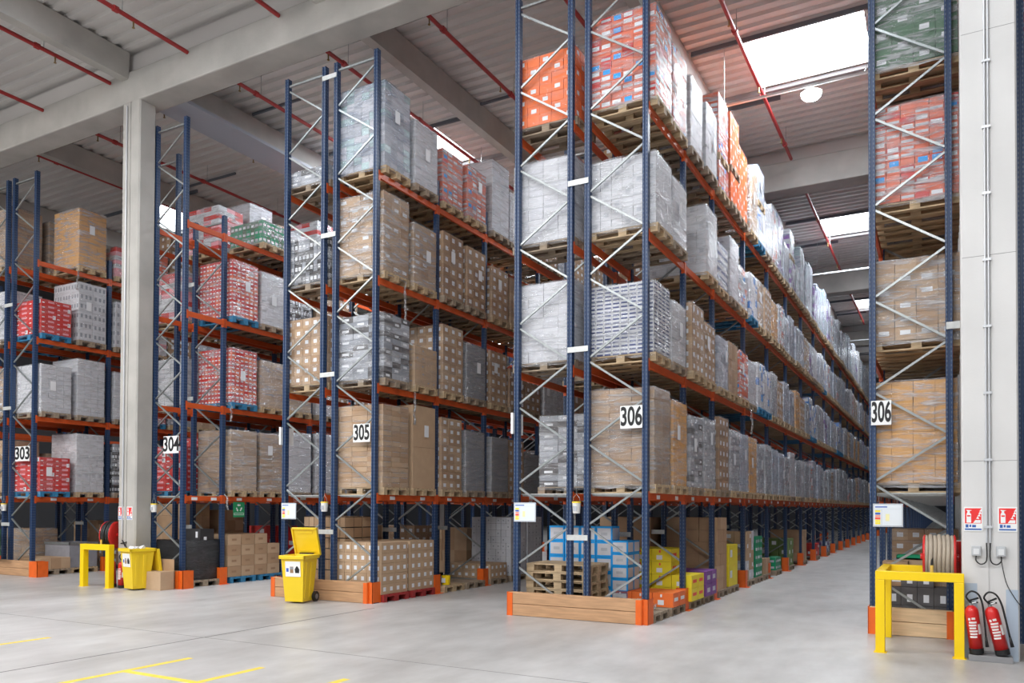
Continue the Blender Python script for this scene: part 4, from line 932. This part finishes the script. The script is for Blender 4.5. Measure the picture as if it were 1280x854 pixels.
ST['red_low'] = ([CR], (.38, .4, .3), 'lab', None, PALD, ''); ST['mixed_pale'] = ([KR2, CLG], (.3, .27, .25), 'lab', None, PALD, ''); ST['slate_label'] = ([CDG], (.22, .3, .2), 'lab2', None, PALD, ''); ST['white_blue_print'] = ([CLG, CW], (.15, .2, .16), 'ps', None, PAL, '')
tower(-.5, 4.6, 1.65, 'kraft_tower', 'tall plain brown carton tower under rack 306'); tower(-1.82, 4.3, 1.66, 'kraft_tower', 'brown carton tower in the back row of rack 306', 1.14, .8)
tower(-.5, 5.6, 1.05, 'yellow_tall', 'tall bright yellow boxes under rack 306'); tower(-.5, 7.3, 1.3, 'mixed_pale', 'brown and white cartons beyond the yellow ones'); tower(-.5, 8.3, 1.14, 'green_print', 'dark green crates of white print on a pallet')
tower(-.5, 9.3, .55, 'kraft_tower', 'low brown cartons before the small green load'); tower(-.5, 10.9, .5, 'green_print', 'low green packs on a pallet under rack 306'); tower(-.5, 13.0, .95, 'olive', 'olive green cartons under rack 306')
tower(-.5, 15.6, 1.15, 'kraft_tower', 'brown box tower beyond the olive cartons'); tower(-.5, 18.6, .6, 'red_low', 'low red boxes on a pallet far down rack 306'); tower(-.5, 21.4, .55, 'purple_mix', 'small purple load farthest along rack 306')
tower(-1.82, 3.3, .9, 'purple_mix', 'dark purple load behind the yellow boxes'); tower(-1.82, 7.4, 1.2, 'green_print', 'green crates in the back row of rack 306')
# back row of 306 seen from rack 305 aisle
tower(-1.86, 5.6, 1.5, 'kraft_dark', 'dark kraft cartons in the back row under rack 306')
# 305 floor
tower(-6.86, .62, 1.66, 'banded', 'brown boxes tied in dark straps behind the timber bumper of rack 305', 1.1, .8, PAL)
tower(-5.88, .55, 1.16, 'kraft_white', 'brown cartons with many white labels on a red pallet', 1.1, .85, PALR); tower(-5.88, 1.48, 1.12, 'kraft_white', 'second block of white-labelled brown cartons at rack 305', 1.1, .85, PALR)
pal(-5.85, 2.6, 'bare pallet at the second post of rack 305'); pal(-5.85, 3.5, 'bare pallet just beyond the first bare one at rack 305', PALD)
t = thing('yellow_tub', 'small yellow tub on the bare pallet at rack 305', 'tub', (-5.42, 2.5, .146)); g = MB(); g.tube([(0, 0, 0), (0, 0, .2)], [.09, .1], YEL, 16); g.obj('tub', t); g = MB(); g.box(-.05, .05, -.105, -.1, .05, .15, WHITE); g.obj('label_patch', t)
tower(-5.86, 4.6, .5, 'kraft_white', 'low brown cartons on the floor in rack 305'); tower(-5.86, 5.6, 1.6, 'white_blue_print', 'tall pale carton block with blue print in rack 305'); tower(-5.86, 6.5, 1.6, 'white_blue_print', 'pale carton block deeper in rack 305')
tower(-7.27, 1.5, 1.45, 'kraft_tower', 'brown cartons in the back row of rack 305'); tower(-7.27, 3.5, 1.4, 'kraft_dark', 'dark brown cartons in the back row of rack 305'); tower(-7.27, 5.8, 1.3, 'kraft_tower', 'brown cartons far in the back row of rack 305')
# 304 floor
tower(-11.38, .62, 1.02, 'black_wrap', 'pallet wrapped in black film at the front of rack 304', 1.0, .95, PALD)
t = thing('black_crate', 'black crate with white tags on the black wrapped pallet', 'crate', (-11.2, .75, 1.03)); g = MB(); g.box(-.3, .3, -.2, .2, 0, .28, CDK); g.obj('crate_body', t, bevel=.01); g = MB(); g.box(.15, .22, -.204, -.2, .08, .22, WHITE); g.obj('tag', t); g = MB(); g.box(.301, .304, -.1, -.02, -.03, .1, WHITE); g.obj('tag', t)
pal(-11.4, 1.75, 'blue pallet nearer the front under brown cartons at rack 304', PALB, 0, .0, 'blue pallets at rack 304'); pal(-11.4, 2.68, 'blue pallet farther back under brown cartons at rack 304', PALB, 0, 0, 'blue pallets at rack 304')
for k in range(4):
    for i in range(2):
        for j in range(4):
            if k == 3 and j == 3: continue
            carton(-11.4+(-.28+i*.57), 1.5+j*.42, .148+k*.255, .55, .4, .25, KR if (i+j+k) % 2 else KR2, f'brown carton, {LV[k]} layer, {ORD[j]} along, {"rear" if i == 0 else "aisle"} side, on blue pallets', 'brown cartons on the blue pallets', 0, 'tape')
tower(-12.75, 1.5, 1.9, 'kraft_tower', 'tall brown cartons behind rack 304'); tower(-12.75, 2.6, 1.75, 'kraft_tower', 'second tall brown carton tower behind rack 304'); tower(-12.75, 4.6, 1.3, 'red_low', 'red boxes in the dark behind rack 304'); tower(-11.35, 4.7, 1.25, 'red_low', 'red boxes low in the dark bay of rack 304')
# 303 floor
tower(-17.3, .75, .2, 'kraft_tower', 'almost bare pallet behind the sign of rack 303')
t = thing('grey_bin_box', 'grey open bulk box on a pallet beneath rack 303', 'bulk box', (-17.35, 1.55, .146)); GB = mat('bulk_grey', (.27, .27, .3), .6, var=.08)
g = MB()
for bb in ((-.56, .56, -.4, -.37), (-.56, .56, .37, .4), (-.56, -.53, -.37, .37), (.53, .56, -.37, .37)): g.box(*bb, 0, .68, GB)
g.box(-.53, .53, -.37, .37, 0, .03, GB); g.obj('box_walls', t); g = MB(); g.box(-.58, .58, -.42, -.4, .63, .69, GALV); g.box(.56, .58, -.42, .42, .63, .69, GALV); g.obj('rim', t)
pal(-17.35, 1.55, 'pallet under the grey bulk box')
tower(-18.65, 1.2, 1.2, 'kraft_heavy', 'film wrapped kraft load behind rack 303'); tower(-17.3, 3.1, 1.3, 'kraft_dark', 'dark kraft cartons farther along rack 303'); tower(-18.65, 3.2, 1.4, 'kraft_tower', 'brown cartons in the back row of rack 303')
# tall rack beside the white column: grey labelled boxes and brown boxes
pal(3.9, 1.42, 'pallet under the slate boxes behind the yellow frame', PALD)
for k in range(3):
    for i in range(5):
        if k == 2 and i in (0, 3, 4): continue
        carton(3.47+i*.215, 1.22, .148+k*.27, .21, .36, .265, CDG, f'slate grey box with white label, {LV[k]} layer, {ORD[i]} along', 'slate grey boxes behind the yellow frame', 0, 'side')
carton(3.5, 1.25, .69, .34, .4, .36, KR, 'brown box on the slate boxes behind the yellow frame', 'brown boxes behind the yellow frame', 0, 'side')
carton(3.84, 1.62, .148, .5, .35, .92, KR2, 'tall brown box behind the slate boxes', 'brown boxes behind the yellow frame', 0, 'side')
t = thing('green_tray', 'green tray on top of the brown box behind the yellow frame', 'tray', (3.8, 1.6, 1.07)); g = MB(); g.box(-.3, .3, -.17, .17, 0, .02, CGN)
for bb in ((-.3, .3, -.17, -.16), (-.3, .3, .16, .17), (-.3, -.29, -.17, .17), (.29, .3, -.17, .17)): g.box(*bb, 0, .06, CGN)
g.obj('tray_body', t)
tower(3.85, 3.4, 1.5, 'kraft_label', 'kraft cartons with white sheets deep in the rack beside the white column', 1.0, .8)
tower(5.5, 1.7, 1.3, 'kraft_tower', 'brown cartons past the white column')

for n_, (x, y, z, L, lb) in enumerate(((-5.28, .75, 6.3, .75, 'torn film strip dangling below the third level at rack 305'), (-5.28, 1.1, 4.2, .7, 'crumpled film tail hanging over the second level beam of rack 305'), (-10.72, 1.25, 4.2, .35, 'short film tail hanging at rack 304'), (-10.72, 1.16, 2.05, .3, 'film strip hanging beside the recycling sign'), (.14, 7.1, 4.15, .55, 'film tail dangling into the aisle at rack 306'), (-16.68, 1.2, 8.3, .55, 'film tail under the amber load at rack 303'))):
    g = MB(); r = random.Random(n_); p = [(x+r.uniform(-.01, .03), y+r.uniform(-.02, .02), z-L*i/6) for i in range(7)]
    g.tube([(x-.15, y, z+.12)]+p, [.01, .02]+[.02+.012*(i % 2) for i in range(6)], MATS['film_heavy'], 6, curve=0); tag(g.obj('film_strip', smooth=True), lb, 'film')
